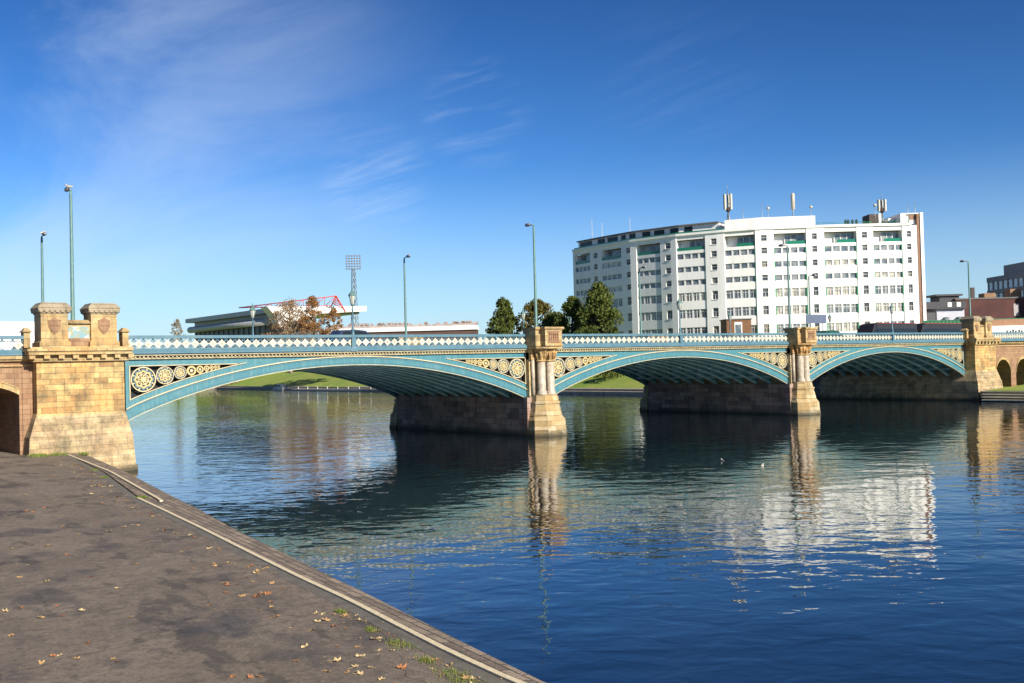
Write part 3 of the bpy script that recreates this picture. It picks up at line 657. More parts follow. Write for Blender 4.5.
def ornate(x, y, z, label):
    e = empty('ornate_lamp', (x, y, z), label, 'lamp post', 'old lantern lamps on the parapet')
    b = MB(); b.frust((-.26, .26, -.22, .22), 0, (-.17, .17, -.15, .15), .35); b.box(-.17, .17, -.15, .15, .351, 1.0)
    b.lathe((0, 0, 0), [(.2, 1.0), (.2, 1.06), (.12, 1.14), (.105, 1.5), (.14, 1.55), (.075, 1.62), (.055, 2.9), (.09, 2.95), (.05, 3.02), (.05, 3.28)], 10)
    b.build('post', blue_d, e, True)
    b = MB()
    for q in range(6):
        a = q * PI / 3; c_, s_ = math.cos(a), math.sin(a); a2 = a + PI / 3
        b.tube((c_ * .12, s_ * .12, 3.3), (c_ * .27, s_ * .27, 3.95), .018, .018, 5)
        b.tube((c_ * .27, s_ * .27, 3.95), (.27 * math.cos(a2), .27 * math.sin(a2), 3.95), .022, .022, 5); b.tube((c_ * .12, s_ * .12, 3.3), (.12 * math.cos(a2), .12 * math.sin(a2), 3.3), .018, .018, 5)
    b.lathe((0, 0, 0), [(.3, 3.96), (.2, 4.12), (.1, 4.2), (.09, 4.3), (.04, 4.36), (.05, 4.45), (.01, 4.6)], 6, False); b.build('lantern_frame', green_post, e, True)
    b = MB(); b.lathe((0, 0, 0), [(.11, 3.3), (.255, 3.94)], 6, False); b.build('lantern_glass', lampglass, e, True)
for x, y, l in ((36.55, YF - .2, 'blue lantern lamp fixed to the near parapet over the first arch, below the floodlight'),
                (70.2, YF - .2, 'blue lantern lamp on the near parapet over the middle arch, before the white flats'),
                (104.3, YF - .2, 'blue lantern lamp on the near parapet over the right arch, beside the coaches'),
                (38.1, YB, 'lantern lamp on the far parapet in front of the black stadium stand'),
                (68.3, YB, 'lantern lamp on the far parapet by the green riverside trees'),
                (101.2, YB, 'lantern lamp on the far parapet beside the small brown brick block'),
                (121.9, YB, 'lantern lamp on the far parapet behind the dark green car')):
    ornate(x, y, 6.98 if y < 70 else 7.1, l)
# ------------------------------------------------------------------ gulls
def gull(loc, rz, label, group=None):
    b = MB(); b.loft([((-.30, 0, .13), .02), ((-.2, 0, .13), .05), ((-.05, 0, .12), .10), ((.08, 0, .13), .105), ((.15, 0, .19), .065), ((.18, 0, .25), .055), ((.23, 0, .26), .035), ((.30, 0, .25), .008)], 8)
    b.m = 1; b.add([(-.32, -.02, .15), (.08, -.11, .18), (.08, -.02, .23), (-.3, .0, .18), (-.32, .02, .15), (.08, .11, .18), (.08, .02, .23)], [(0, 1, 2, 3), (3, 6, 5, 4)])
    o = b.build('gull', [white, grey_metal]); o.location = loc; o.rotation_euler = (0, 0, rz); tag(o, label, 'gull', group); return o
gull((17.9, 66.7, 17.24), 2.4, 'white gull perched on top of the tallest left street lamp').scale = (.95,) * 3
gull((20.6, 84.0, 16.54), .5, 'white gull perched on the shorter far-left street lamp').scale = (1.0,) * 3
gull((45.56, 39.4, -.05), 1.2, 'white gull floating on dark reflection, the left of the two on the river').scale = (.65,) * 3
gull((44.7, 35.9, -.05), .3, 'white gull floating just right of and nearer than its companion').scale = (.65,) * 3
# ------------------------------------------------------------------ vehicles
dark_glass = NT('dark_glass'); dark_glass.b.inputs['Base Color'].default_value = (.015, .02, .025, 1); dark_glass.b.inputs['Roughness'].default_value = .2; dark_glass.b.inputs['Specular IOR Level'].default_value = .25; dark_glass = dark_glass.m
rubber = simple('tyre_rubber', (.02, .02, .02), (.03, .03, .03), .9)
def wheel(e, x, y, r=.34):
    b = MB(); b.tube((x, y - .12, r), (x, y + .12, r), r, r, 20); wv = b.build('wheel', rubber, e, True)
    b = MB(); b.tube((x, y - .13, r), (x, y + .13, r), r * .58, r * .58, 12); b.build('rim', grey_metal, wv, True)
def carbody(name, loc, rz, label, cat, prof, glass, length, width, paint, wr=.34, wb_=None, stripe=None):
    e = empty(name, loc, label, cat, None, rz); hw = width / 2
    def shell(pts, inset_top=.16, s=1.):
        b = MB(); n = len(pts); zmax = max(p[1] for p in pts); v = []
        for sy in (-1, 1):
            for x, z in pts: v.append((x, sy * (hw * s - (inset_top if z > zmax * .72 else 0)), z))
        b.add(v, [tuple(range(n))[::-1] if False else tuple(range(n)), tuple(range(n, 2 * n))[::-1]] + [(i, n + i, n + (i + 1) % n, (i + 1) % n) for i in range(n)]); return b
    shell(prof).build('body', paint, e, True)
    shell(glass, .13, 1.012).build('windows', dark_glass, e, True)
    wbs = wb_ or (length * .30)
    for x in (-wbs, wbs):
        for y in (-hw + .1, hw - .1): wheel(e, x, y, wr)
    for sx in (-1, 1):
        for y in (-hw + .3, hw - .3):
            b = MB(); xx = sx * length / 2; b.box(*sorted((xx - sx * .06, xx + sx * .02)), y - .16, y + .16, .62, .78); b.build('headlight' if sx < 0 else 'tail_light', lampglass if sx < 0 else simple_red, e, True)
    return e
simple_red = simple('red_lens', (.35, .02, .02), (.3, .02, .02), .3)
p_white = simple('white_vehicle_paint', (.8, .8, .78), (.72, .72, .7), .3); p_navy = simple('navy_car_paint', (.03, .05, .10), (.025, .04, .08), .2)
p_green = simple('dark_green_car_paint', (.02, .09, .06), (.02, .07, .05), .2); p_black = simple('charcoal_coach_paint', (.025, .022, .025), (.018, .018, .02), .45)
p_red = simple('maroon_paint', (.30, .03, .04), (.25, .02, .03), .35)
e = carbody('lorry', (13.4, 73.5, 7.0), 0, 'long white lorry on the bridge behind the far-left railing', 'lorry',
        [(-4.2, .45), (4.2, .45), (4.2, 2.2), (4.1, 2.36), (-4.1, 2.36), (-4.2, 2.2)], [(-4.15, 1.3), (-3.4, 1.3), (-3.4, 1.95), (-4.15, 1.95)], 8.4, 2.3, p_white, .45, 2.8)
b = MB(); b.box(-3.2, 4.0, -1.175, -1.151, 1.1, 2.02); b.build('side_panel', simple('pale_panel', (.70, .70, .74), (.64, .64, .68), .4), e, True)
carbody('car', (39.6, 70.2, 7.0), 0, 'dark blue estate car behind the parapet, beside the first lantern lamp', 'car',
        [(-2.2, .3), (2.2, .3), (2.2, .85), (1.1, 1.0), (.45, 1.62), (-.4, 1.70), (-1.6, 1.66), (-2.1, 1.1)], [(.98, 1.02), (.40, 1.52), (-.4, 1.60), (-1.5, 1.56), (-1.85, 1.08)], 4.4, 1.8, p_navy)
carbody('car', (99.6, 70, 7.0), 0, 'dark green car between the farther pier and the coaches', 'car',
        [(-2.2, .3), (2.2, .3), (2.2, .85), (1.2, 1.0), (.6, 1.5), (-.4, 1.62), (-1.6, 1.55), (-2.15, 1.05)], [(1.05, 1.02), (.5, 1.42), (-.4, 1.52), (-1.5, 1.46), (-1.9, 1.05)], 4.4, 1.8, p_green)
for x, l, ln in ((126.6, 'charcoal coach with red roof line and sloping windscreen, nearer the farther pier', 11.2), (138.6, 'second charcoal coach, directly behind the first and beside the right gateway', 11.8)):
    h = ln / 2
    e = carbody('coach', (x, 80.0, 7.0), 0, l, 'coach', [(-h + .05, .35), (h, .35), (h, 2.75), (h - .3, 2.88), (-h + 1.5, 2.85), (-h + 1.1, 2.75), (-h, 1.1)],
                [(-h + .25, 1.3), (h - .3, 1.3), (h - .3, 2.2), (-h + 1.2, 2.2)], ln, 2.5, p_black, .48, ln * .3)
    e['group'] = 'coaches queueing on the bridge'
    b = MB(); b.box(-h + 1.6, h - .3, -1.12, 1.12, 2.885, 2.96); b.build('roof_trim', p_red, e, True)
# traffic sign
e = empty('road_sign', (105.5, 76, 7.0), 'back of a grey rectangular road sign above the parapet right of the farther pier', 'road sign')
b = MB(); b.box(-2.0, 2.0, -.03, .03, 2.7, 3.75); b.build('panel', simple('sign_grey_blue', (.10, .13, .20), (.09, .11, .16), .5), e, True)
b = MB(); b.tube((-1.4, .1, 0), (-1.4, .1, 3.6), .06); b.tube((1.4, .1, 0), (1.4, .1, 3.6), .06); b.build('post', grey_metal, e, True)
# ------------------------------------------------------------------ WHITE FLATS
W = {574.5: (170.92, 193.68), 576.4: (170.86, 192.91), 591.6: (170.23, 186.67), 595: (170.14, 185.35), 599: (170.03, 183.82), 603: (169.92, 182.30), 623: (169.59, 175.15), 627.5: (169.49, 173.56), 632: (169.52, 172.12), 638: (169.80, 170.45), 662: (170.79, 163.86), 667: (170.98, 162.51), 672.5: (171.17, 161.02), 678: (171.41, 159.59), 707: (173.86, 153.31), 712.5: (174.31, 152.14), 718.5: (174.79, 150.86), 726: (175.43, 149.31), 757: (178.60, 143.48), 762.5: (179.35, 142.61), 768.5: (180.28, 141.76), 775.5: (181.37, 140.77), 808: (186.41, 136.19), 813.5: (187.27, 135.42), 818.7: (188.07, 134.69), 826: (189.25, 133.70), 858.5: (194.71, 129.45), 863.5: (195.55, 128.80), 869: (196.47, 128.08), 875: (197.52, 127.32), 904: (202.63, 123.67), 908.5: (203.43, 123.11), 913: (204.22, 122.54), 919: (205.28, 121.78), 922: (205.81, 121.41), 925: (206.34, 121.03)}
bays = [(576.4, 591.6), (603, 623), (638, 662), (678, 707), (726, 757), (775.5, 808), (826, 858.5), (875, 904)]
smalls = [(595, 599), (627.5, 632), (667, 672.5), (712.5, 718.5), (762.5, 768.5), (813.5, 818.7), (863.5, 869), (908.5, 913)]
flats = empty('apartment_building', (188, 150, 5.5), 'long curved white apartment block with eight bays of windows and green balconies', 'building')
render_w = NT('white_render'); render_w.col(render_w.mix(render_w.math('MULTIPLY', render_w.rng(render_w.noise(.8, 6, .75, None, (1, 1, .16)), .48, .7), .7), (.86, .85, .82), (.70, .67, .62))); render_w.b.inputs['Roughness'].default_value = .8; render_w = render_w.m
winframe = simple('white_window_frame', (.72, .72, .7), (.62, .62, .6), .5); green_t = simple('green_trim', (.02, .26, .13), (.03, .20, .11), .45)
green_gl = NT('green_glass'); green_gl.b.inputs['Base Color'].default_value = (.014, .17, .10, 1); green_gl.b.inputs['Roughness'].default_value = .12; green_gl = green_gl.m
def glassmat(nm, a, b_):
    n = NT(nm); n.col(n.mix(n.rng(n.noise(.9, 2, .5), .42, .58), a, b_)); n.b.inputs['Roughness'].default_value = .08; n.b.inputs['Specular IOR Level'].default_value = .7; return n.m
pane = glassmat('window_pane', (.09, .11, .14), (.24, .25, .26)); curtain = glassmat('curtained_pane', (.50, .47, .40), (.26, .24, .22))
brick = simple('orange_brick', (.30, .17, .11), (.22, .12, .08), .9, 2)
roofgrey = simple('roof_felt', (.16, .15, .15), (.11, .11, .11), .9, 1)
def V2(p): return Vector((p[0], p[1]))
def inn(A, B):
    d = (V2(B) - V2(A)).normalized(); n = Vector((-d.y, d.x))      # candidate normal
    if n.dot(Vector((.61, .79))) < 0: n = -n
    return n
def wbox(b, A, B, z0, z1, o, i):    # o: offset outward, i: depth inward
    n = inn(A, B); A, B = V2(A), V2(B); p = [A - n * o, B - n * o, B + n * i, A + n * i]
    # ccw order
    area = sum(p[k].x * p[(k + 1) % 4].y - p[(k + 1) % 4].x * p[k].y for k in range(4))
    if area < 0: p = p[::-1]
    b.poly([(q.x, q.y) for q in p], z0, z1)
def lerp(A, B, t): return (A[0] + (B[0] - A[0]) * t, A[1] + (B[1] - A[1]) * t)
rows = [(28.5, 1.25), (25.6, 1.25), (22.7, 1.25), (19.5, 1.9), (15.75, 1.95), (11.8, 1.95), (8.0, 1.9)]   # centre z, height
ZT = 33.2; ZG = 5.5
wall = MB(); trim = MB()
def zsolid(winlist, z0, z1):
    z = z0; outl = []
    for c_, h in sorted(winlist): outl.append((z, c_ - h / 2)); z = c_ + h / 2
    outl.append((z, z1)); return outl
wins = []
for i, (a, b_) in enumerate(bays):
    A, B = W[a], W[b_]
    rr = rows + [(31.0, 2.4)]
    # bay wall is set back .3 m from the pilaster strips; leave 4% each side
    A2, B2 = lerp(A, B, .0), lerp(A, B, 1.)
    for z0, z1 in zsolid(rr, ZG, ZT): wbox(wall, A2, B2, z0, z1, 0, .5)
    for c_, h in rows[:6]:
        b = MB(); z0, z1 = c_ - h / 2, c_ + h / 2; b.m = 0
        wbox(b, A2, B2, z0, z0 + .09, -.10, .34); wbox(b, A2, B2, z1 - .08, z1, -.10, .34)
        for q in range(5):
            t = q / 4; ww = .06 if q in (0, 4) else .10 if True else 0; t0 = max(0, t - ww / 2 * .35 * 1.2); t1 = min(1, t + ww / 2 * .35 * 1.2)
            wd = .35 if q in (1, 2, 3) else .14; lenb = (V2(B) - V2(A)).length; t0 = max(0, t - wd / 2 / lenb); t1 = min(1, t + wd / 2 / lenb)
            wbox(b, lerp(A, B, t0), lerp(A, B, t1), z0 + .09, z1 - .08, -.09, .33)
        if h > 1.5: wbox(b, lerp(A, B, .01), lerp(A, B, .99), z1 - .62, z1 - .54, -.13, .3)
        for q in range(4): wbox(b, lerp(A, B, q / 4 + .13), lerp(A, B, q / 4 + .14), z0 + .09, z1 - .08, -.12, .3) if h > 1.5 else None
        fo = b.build('window_band', winframe, flats)
        b = MB(); wbox(b, lerp(A, B, .005), lerp(A, B, .995), z0 + .02, z1 - .02, -.24, .36); b.build('pane', curtain if (i >= 6 and random.random() < .55) or random.random() < .08 else pane, fo, False)
        for t in ((.001, .036), (.964, .999)) if i in (5, 6, 7) else ((.972, .999),) if i in (2, 3, 4) else ():
            trim = MB(); wbox(trim, lerp(A, B, t[0]), lerp(A, B, t[1]), z0, z1, .10, -.01); trim.build('green_trim', green_t, fo, False)
    # balcony: recess with doors and a green balustrade
    z0, z1 = 29.8, 32.2
    b = MB(); wbox(b, A2, B2, z0, z1, -1.9, 2.0)
    n = inn(A, B)
    for t in (0, 1):
        P0 = lerp(A, B, t * 1.0); d = (V2(B) - V2(A)).normalized() * (.1 if t == 0 else -.1)
        P1 = (P0[0] + d.x, P0[1] + d.y); wbox(b, P0, P1, z0, z1, -.5, 1.92)
    bal = b.build('balcony', render_w, flats)
    b = MB()
    t0 = .38 if i in (3, 4, 5, 6, 7) else .08
    wbox(b, lerp(A, B, t0), lerp(A, B, .97), z0 + .1, z1 - .2, -1.6, 1.88); b.build('door_glass', glassmat('balcony_glass_%s' % 'abcdefgh'[i], (.10, .13, .15), (.30, .30, .28)), bal, False)
    b = MB()
    for q in range(4): tt = t0 + (.97 - t0) * q / 3.; wbox(b, lerp(A, B, tt - .012), lerp(A, B, tt + .012), z0 + .16, z1 - .26, -1.55, 1.62)
    wbox(b, lerp(A, B, t0), lerp(A, B, .97), z0 + .1, z0 + .17, -1.54, 1.62); wbox(b, lerp(A, B, t0), lerp(A, B, .97), z1 - .27, z1 - .2, -1.54, 1.62)
    b.build('door_frame', winframe, bal, False)
    b = MB(); wbox(b, lerp(A, B, .0 if i < 4 else .4), lerp(A, B, 1.), z0 + .02, z0 + .72, -.12, .15); b.build('balustrade', green_gl, bal, False)
# pilaster strips holding the small windows
ends = [574.5] + [q for p in bays for q in p] + [919]
strips = [(591.6, 603, smalls[0]), (623, 638, smalls[1]), (662, 678, smalls[2]), (707, 726, smalls[3]), (757, 775.5, smalls[4]), (808, 826, smalls[5]), (858.5, 875, smalls[6]), (904, 919, smalls[7])]
srows = [(c_ + .1, h if h > 1.5 else 1.3) for c_, h in rows[:6]] + [(31.3, 1.3)]
for a, b_, (s0, s1) in strips:
    OUT = .16
    wbox(wall, W[a], W[s0], ZG, ZT, OUT, .5); wbox(wall, W[s1], W[b_], ZG, ZT, OUT, .5)
    for z0, z1 in zsolid(srows, ZG, ZT): wbox(wall, W[s0], W[s1], z0, z1, OUT, .5)
    for c_, h in srows:
        A, B = W[s0], W[s1]; z0, z1 = c_ - h / 2, c_ + h / 2
        b = MB(); wbox(b, A, B, z0, z0 + .08, OUT - .12, .2); wbox(b, A, B, z1 - .07, z1, OUT - .12, .2); wbox(b, A, lerp(A, B, .08), z0 + .08, z1 - .07, OUT - .12, .2); wbox(b, lerp(A, B, .92), B, z0 + .08, z1 - .07, OUT - .12, .2)
        wbox(b, lerp(A, B, .08), lerp(A, B, .92), z0 + (h * .55), z0 + h * .55 + .07, OUT - .13, .2)
        if h > 1.5: wbox(b, lerp(A, B, .48), lerp(A, B, .53), z0 + .08, z0 + h * .55, OUT - .14, .2)
        wbox(b, lerp(A, B, -.03), lerp(A, B, 1.03), z0 - .08, z0 - .002, OUT + .1, .0 - OUT + .02)
        fo = b.build('window', winframe, flats)
        b = MB(); wbox(b, lerp(A, B, .02), lerp(A, B, .98), z0 + .02, z1 - .02, OUT - .26, .1); b.build('pane', curtain if random.random() < .15 else pane, fo, False)
wbox(wall, W[574.5], W[576.4], ZG, ZT, .16, .5)
wall.build('wall', render_w, flats)
b = MB(); wbox(b, W[919], W[922], ZG, 35.6, .25, 9); b.build('brick_strip', brick, flats)
b = MB(); wbox(b, W[922], W[925], ZG, 35.8, .45, 16)
wbox(b, lerp(W[904], W[908.5], -.1), W[908.5], ZT + .3, 35.8, -.1, 5); wbox(b, W[913], W[919], ZT + .3, 35.8, -.4, 5); wbox(b, W[904], W[922], 35.6, 35.81, -.05, 9); wbox(b, W[908.5], W[913], ZT + .3, 35.6, -.6, 5)
b.build('end_tower', render_w, flats)
b = MB(); wbox(b, W[914 - 1], W[919], ZT + 1.2, 35.4, -.35, 3); b.build('brick_panel', brick, flats)
keys = sorted(W)
front = [W[k] for k in keys if k <= 925]
core = []
for a, b_ in zip(keys, keys[1:]):
    pass
def offset_path(d):
    o = []
    for i, k in enumerate(keys):
        A = W[keys[max(0, i - 1)]]; B = W[keys[min(len(keys) - 1, i + 1)]]; n = inn(A, B); p = V2(W[k]) + n * d; o.append((p.x, p.y))
    return o
def slab(d0, d1, z0, z1, name, m, k0=0, k1=None):
    f = offset_path(d0); g = offset_path(d1); k1 = k1 or len(keys)
    b = MB()
    for i in range(k0, k1 - 1):
        p = [f[i], f[i + 1], g[i + 1], g[i]]
        area = sum(p[k][0] * p[(k + 1) % 4][1] - p[(k + 1) % 4][0] * p[k][1] for k in range(4))
        b.poly(p if area > 0 else p[::-1], z0, z1)
    return b.build(name, m, flats)
slab(2.1, 15, ZG, ZT - .3, 'core', render_w); slab(.2, 15.2, ZT - .28, ZT, 'roof', roofgrey)
kk = {k: i for i, k in enumerate(keys)}
slab(-.42, .1, ZT - .05, ZT + .45, 'parapet_wall', render_w, 0, kk[913] + 1)
# roof terrace rooms
slab(1.7, 12, ZT, 35.5, 'penthouse', render_w, 0, kk[718.5] + 1); slab(1.1, 12.5, 35.5, 35.8, 'penthouse_roof', roofgrey, 0, kk[718.5] + 1)
b = MB()
f = [k for k in keys if k <= 718.5]
for a, b_ in ((576.4, 588), (594, 601), (604, 614), (618, 622), (626, 632), (640, 648), (652, 662), (668, 676), (684, 692)):
    def atk(q):
        for u, v_ in zip(keys, keys[1:]):
            if u <= q <= v_: return lerp(W[u], W[v_], (q - u) / (v_ - u))
    b = MB(); wbox(b, atk(a), atk(b_), 33.5, 35.3, -1.6, 1.8); b.build('terrace_door', dark_glass, flats)
slab(.35, .42, ZT + .45, ZT + .85, 'terrace_balustrade', green_gl, 0, kk[726] + 1)
b = MB()
for a, b_ in zip(keys[kk[726]:], keys[kk[726] + 1:]):
    if a >= 822 - 4: break
    wbox(b, W[a], W[b_], ZT + .2, 35.85, -.9, 8)
b.build('plant_room', render_w, flats)
b = MB(); f8 = offset_path(.35); 
for i in range(kk[818.7], kk[913]):
    p, q = f8[i], f8[i + 1]
    for z in (ZT + .75, ZT + 1.05): b.tube((*p, z), (*q, z), .03, .03, 5)
    for t in (0, .33, .66): r_ = lerp(p, q, t); b.tube((*r_, ZT + .4), (*r_, ZT + 1.1), .03, .03, 5)
b.build('roof_railing', green_t, flats)
dkbrown = simple('dark_plant_cladding', (.08, .055, .05), (.06, .045, .04), .8)
def R2(q, d): A = atk(q); n = V2(A).normalized(); return (A[0] + n.x * d, A[1] + n.y * d)
for a, b_, zt, m, nm in ((872, 881, 36.1, dkbrown, 'dark_roof_hut'), (881.5, 884, 36.2, render_w, 'white_roof_hut'), (891, 896.5, 35.1, render_w, 'white_roof_hut'), (886, 902, 34.4, dkbrown, 'dark_roof_hut')):
    b = MB(); wbox(b, R2(a, 3), R2(b_, 3), ZT, zt, 0, 4 if zt > 34.5 else 6); b.build(nm, m, flats)
# roof masts
def mast(q, d, ztop, label, kind):
    p = R2(q, d); e = empty('radio_mast', (p[0], p[1], ZT if kind != 'whip' else ZT), label, 'mast', 'masts and aerials on the white flats'); h = ztop - ZT
    b = MB()
    if kind == 'cell':
        b.tube((0, 0, 0), (0, 0, h * .85), .16, .12, 8)
        for k in range(3): a = k * 2.1; b.tube((math.cos(a) * 1.0, math.sin(a) * 1.0, 0), (0, 0, h * .45), .07, .07, 5)
        b.tube((0, 0, h * .85), (0, 0, h), .05, .03, 6); b.build('pole', grey_metal, e, True)
        for k in range(3):
            a = k * 2.1 + .6; b = MB(); cx, cy = math.cos(a) * .75, math.sin(a) * .75; b.box(cx - .26, cx + .26, cy - .2, cy + .2, h * .48, h * .80); b.tube((0, 0, h * .6), (cx, cy, h * .6), .06, .06, 5); b.build('antenna_panel', white, e, True)
        b = MB(); b.lathe((0, 0, h * .42), [(.2, 0), (.5, .5), (.5, 1.1), (.25, 1.2)], 10); b.build('equipment_drum', dkbrown, e, True)
    elif kind == 'panel':
        b.tube((0, 0, 0), (0, 0, h), .14, .12, 8); b.build('pole', grey_metal, e, True); b = MB(); b.lathe((0, 0, h * .55), [(.2, 0), (.42, .15), (.42, h * .42), (.3, h * .45)], 10); b.build('antenna_panel', simple('beige_antenna', (.5, .46, .38), (.42, .38, .3), .6), e, True)
    else:
        b.tube((0, 0, 0), (0, 0, h), .07, .04, 6); b.tube((-.5, 0, h * .5), (.5, 0, h * .5), .03, .03, 5); b.build('pole', white if kind == 'whip' else grey_metal, e, True)
        if kind == 'dish': b = MB(); b.lathe((0, 0, h * .9), [(.05, 0), (.35, .12), (.35, .5), (.05, .6)], 10); b.build('drum_antenna', white, e, True)
mast(731, 2.5, 43.8, 'large phone mast with white antenna drum, at the left end of the white roof block', 'cell')
mast(796, 4, 41.3, 'thick pole mast with one beige cylinder near the middle of the white roof block', 'panel')
mast(885, 5, 41.0, 'phone mast with white panels rising above the dark hut on the roof', 'cell')
for q, z, l, kd in ((594, 40.8, 'thin white whip aerial, leftmost on the roof', 'whip'), (604, 39.3, 'thin white whip aerial, second from the left on the roof', 'whip'), (632, 39.3, 'lone white whip aerial above the curved left part of the roof', 'whip'),
                    (746, 38.4, 'short thin aerial just right of the large phone mast', 'rod'), (765, 39.4, 'slim rod aerial between the large mast and the beige cylinder', 'rod'), (771, 38.3, 'small aerial with white drum left of the beige cylinder', 'dish'),
                    (814, 38.2, 'small mast with white drum at the right end of the tall white roof room', 'dish'), (911, 38.5, 'short dark rod on the right end tower, left of a pair', 'rod'), (918, 38.5, 'short dark rod on the right end tower, right of a pair', 'rod'),
                    (878, 38.2, 'low aerial with white drum on the dark roof hut', 'dish')):
    mast(q, 3 if q < 900 else 2, z, l, kd)
# people on the roof terrace
def person_mesh(nm, m1):
    J = [((0, 0, .95), .15), ((0, 0, 1.2), .16), ((0, 0, 1.42), .15), ((0, 0, 1.52), .06), ((0, 0, 1.62), .095), ((0, 0, 1.75), .08),
         ((.1, 0, .85), .1), ((.11, .02, .48), .07), ((.11, 0, .08), .05), ((.11, -.13, .04), .04), ((-.1, 0, .85), .1), ((-.11, .02, .48), .07), ((-.11, 0, .08), .05), ((-.11, -.13, .04), .04),
         ((.2, 0, 1.4), .06), ((.27, .03, 1.12), .05), ((.24, -.1, .9), .035), ((-.2, 0, 1.4), .06), ((-.27, .03, 1.12), .05), ((-.24, -.1, .9), .035)]
    E = [(0, 1), (1, 2), (2, 3), (3, 4), (4, 5), (0, 6), (6, 7), (7, 8), (8, 9), (0, 10), (10, 11), (11, 12), (12, 13), (2, 14), (14, 15), (15, 16), (2, 17), (17, 18), (18, 19)]
    me = bpy.data.meshes.new('person'); me.from_pydata([j[0] for j in J], E, []); o = bpy.data.objects.new('tmp_person', me); col.objects.link(o)
    o.modifiers.new('s', 'SKIN')
    for i, j in enumerate(J): me.skin_vertices[0].data[i].radius = (j[1], j[1])
    me.skin_vertices[0].data[0].use_root = True
    o.modifiers.new('d', 'SUBSURF').levels = 1
    dg = bpy.context.evaluated_depsgraph_get(); m2 = bpy.data.meshes.new_from_object(o.evaluated_get(dg)); bpy.data.objects.remove(o); m2.materials.clear(); m2.materials.append(m1)
    for p in m2.polygons: p.use_smooth = True
    return m2
pm = person_mesh('person', simple('dark_clothes', (.03, .035, .05), (.02, .02, .03), .9))
for q, l in ((848, 'person in dark clothes on the flats roof, leftmost of four'), (850.7, 'person in dark clothes on the flats roof, second from left of four'), (855, 'person in dark clothes on the flats roof, third from left of four'), (859, 'person in dark clothes on the flats roof, rightmost of four')):
    p = R2(q, 1.6); o = bpy.data.objects.new('person', pm); col.objects.link(o); o.location = (p[0], p[1], ZT + .05); o.rotation_euler = (0, 0, -.5 + random.uniform(-.6, .6)); o.scale = (1.25, 1.25, 1.0); tag(o, l, 'person', 'people standing on the roof of the flats')
b = MB()
for i in range(1): b.box(-1, 1, -1, 1, 0, .05)
# small brown block in front of the flats
e = empty('brick_lodge', (168.8, 140.9, 5.5), 'small brown brick block with a white-framed window, in front of the white flats', 'building')
d = Vector((.79, -.61)); 
def ob(b, c0, c1, z0, z1, dd0, dd1, base=(168.8, 140.9)):   # box along camera-right direction
    n = Vector((.61, .79)); B0 = Vector(base); p = [B0 + d * c0 + n * dd0, B0 + d * c1 + n * dd0, B0 + d * c1 + n * dd1, B0 + d * c0 + n * dd1]; b.poly([(q.x, q.y) for q in p], z0, z1)
b = MB(); ob(b, -2.2, 2.9, 5.5, 13.7, 0, 6); b.build('wall', simple('brown_brick', (.20, .10, .05), (.14, .07, .04), .9), e)
b = MB(); ob(b, -.6, 1.0, 9.5, 13.2, -.1, 0.2); b.build('window_frame', winframe, e)
b = MB(); ob(b, -.4, .8, 10, 12.7, -.15, 0.0); b.build('pane', pane, e)
b = MB(); ob(b, -2.4, 3.1, 13.7, 13.9, -.2, 6.2); b.build('roof', roofgrey, e)
# ------------------------------------------------------------------ right-hand buildings
redb = NT('dark_red_brick'); redb.b.inputs['Roughness'].default_value = .9
redb.col(redb.mix(redb.rng(redb.noise(.35, 4, .6), .4, .6), (.095, .035, .03), (.065, .026, .025))); redb = redb.m
def obuild(name, base, label, cat): return empty(name, (base[0], base[1], 5.5), label, cat)
base = (221, 119.5); e = obuild('brick_block', base, 'long windowless dark red brick block with a pale square vent, at the right edge', 'building')
b = MB(); ob(b, -2.6, 45, 5.5, 17.4, 0, 15, base); b.build('wall', redb, e)
b = MB(); ob(b, -2.8, 45, 17.4, 17.7, -.15, 15, base); b.build('roof', roofgrey, e)
b = MB()
for c0, c1, zt in ((4.7, 7.2, 18.8), (10.5, 13, 19.6)): ob(b, c0, c1, 17.7, zt, 2, 5, base)
b.build('chimney', st_wing, e)
b = MB(); ob(b, 10.1, 11.3, 13.5, 16.2, -.12, .1, base); b.build('vent', simple('pale_vent', (.4, .36, .36), (.34, .3, .3), .7), e)
b = MB(); ob(b, 2.2, 3.0, 17.7, 20.2, 3, 3.8, base); b.build('flue', dkbrown, e)
base = (203.6, 104.9); 
e = empty('garden_fence', (203.6, 104.9, 12.2), 'long green railing fence below the dark red brick block', 'fence')
b = MB()
for i in range(0, 75): ob(b, -14 + i * .75, -13.93 + i * .75, 11.3, 12.35, 0, .07, base)
for z in (11.4, 12.2): ob(b, -14, 42, z, z + .08, -.02, .08, base)
b.build('rails', green_t, e); b = MB(); ob(b, -14, 42, 11.4, 12.25, .1, .16, base); b.build('mesh_screen', simple('green_screen', (.03, .13, .07), (.05, .17, .09), .8), e)
b = MB(); ob(b, -14, 42, 5.5, 11.35, .2, 9, base); o = b.build('terrace_wall', redb); tag(o, 'brown brick terrace wall carrying the green fence', 'wall')
base = (186.4, 95.6); e = empty('white_shop', (186.4, 95.6, 5.5), 'low white-fronted building with dark lettering marks, right of the right gateway', 'building')
b = MB(); ob(b, -1.5, 30, 5.5, 10.4, 0, 8, base); b.build('wall', render_w, e)
b = MB(); ob(b, -1.7, 30, 10.4, 11.6, .3, 8, base); b.build('roof', simple('terracotta_roof', (.36, .20, .12), (.28, .15, .09), .85, 1.5), e)
b = MB()
for i, (t, h) in enumerate(((1.9, .35), (2.5, .3), (3.0, .5), (3.5, .3), (4.1, .42), (4.6, .3), (5.4, .25))): ob(b, t, t + .26, 9.2, 9.2 + h, -.05, .0, base)
b.build('sign_marks', black, e)
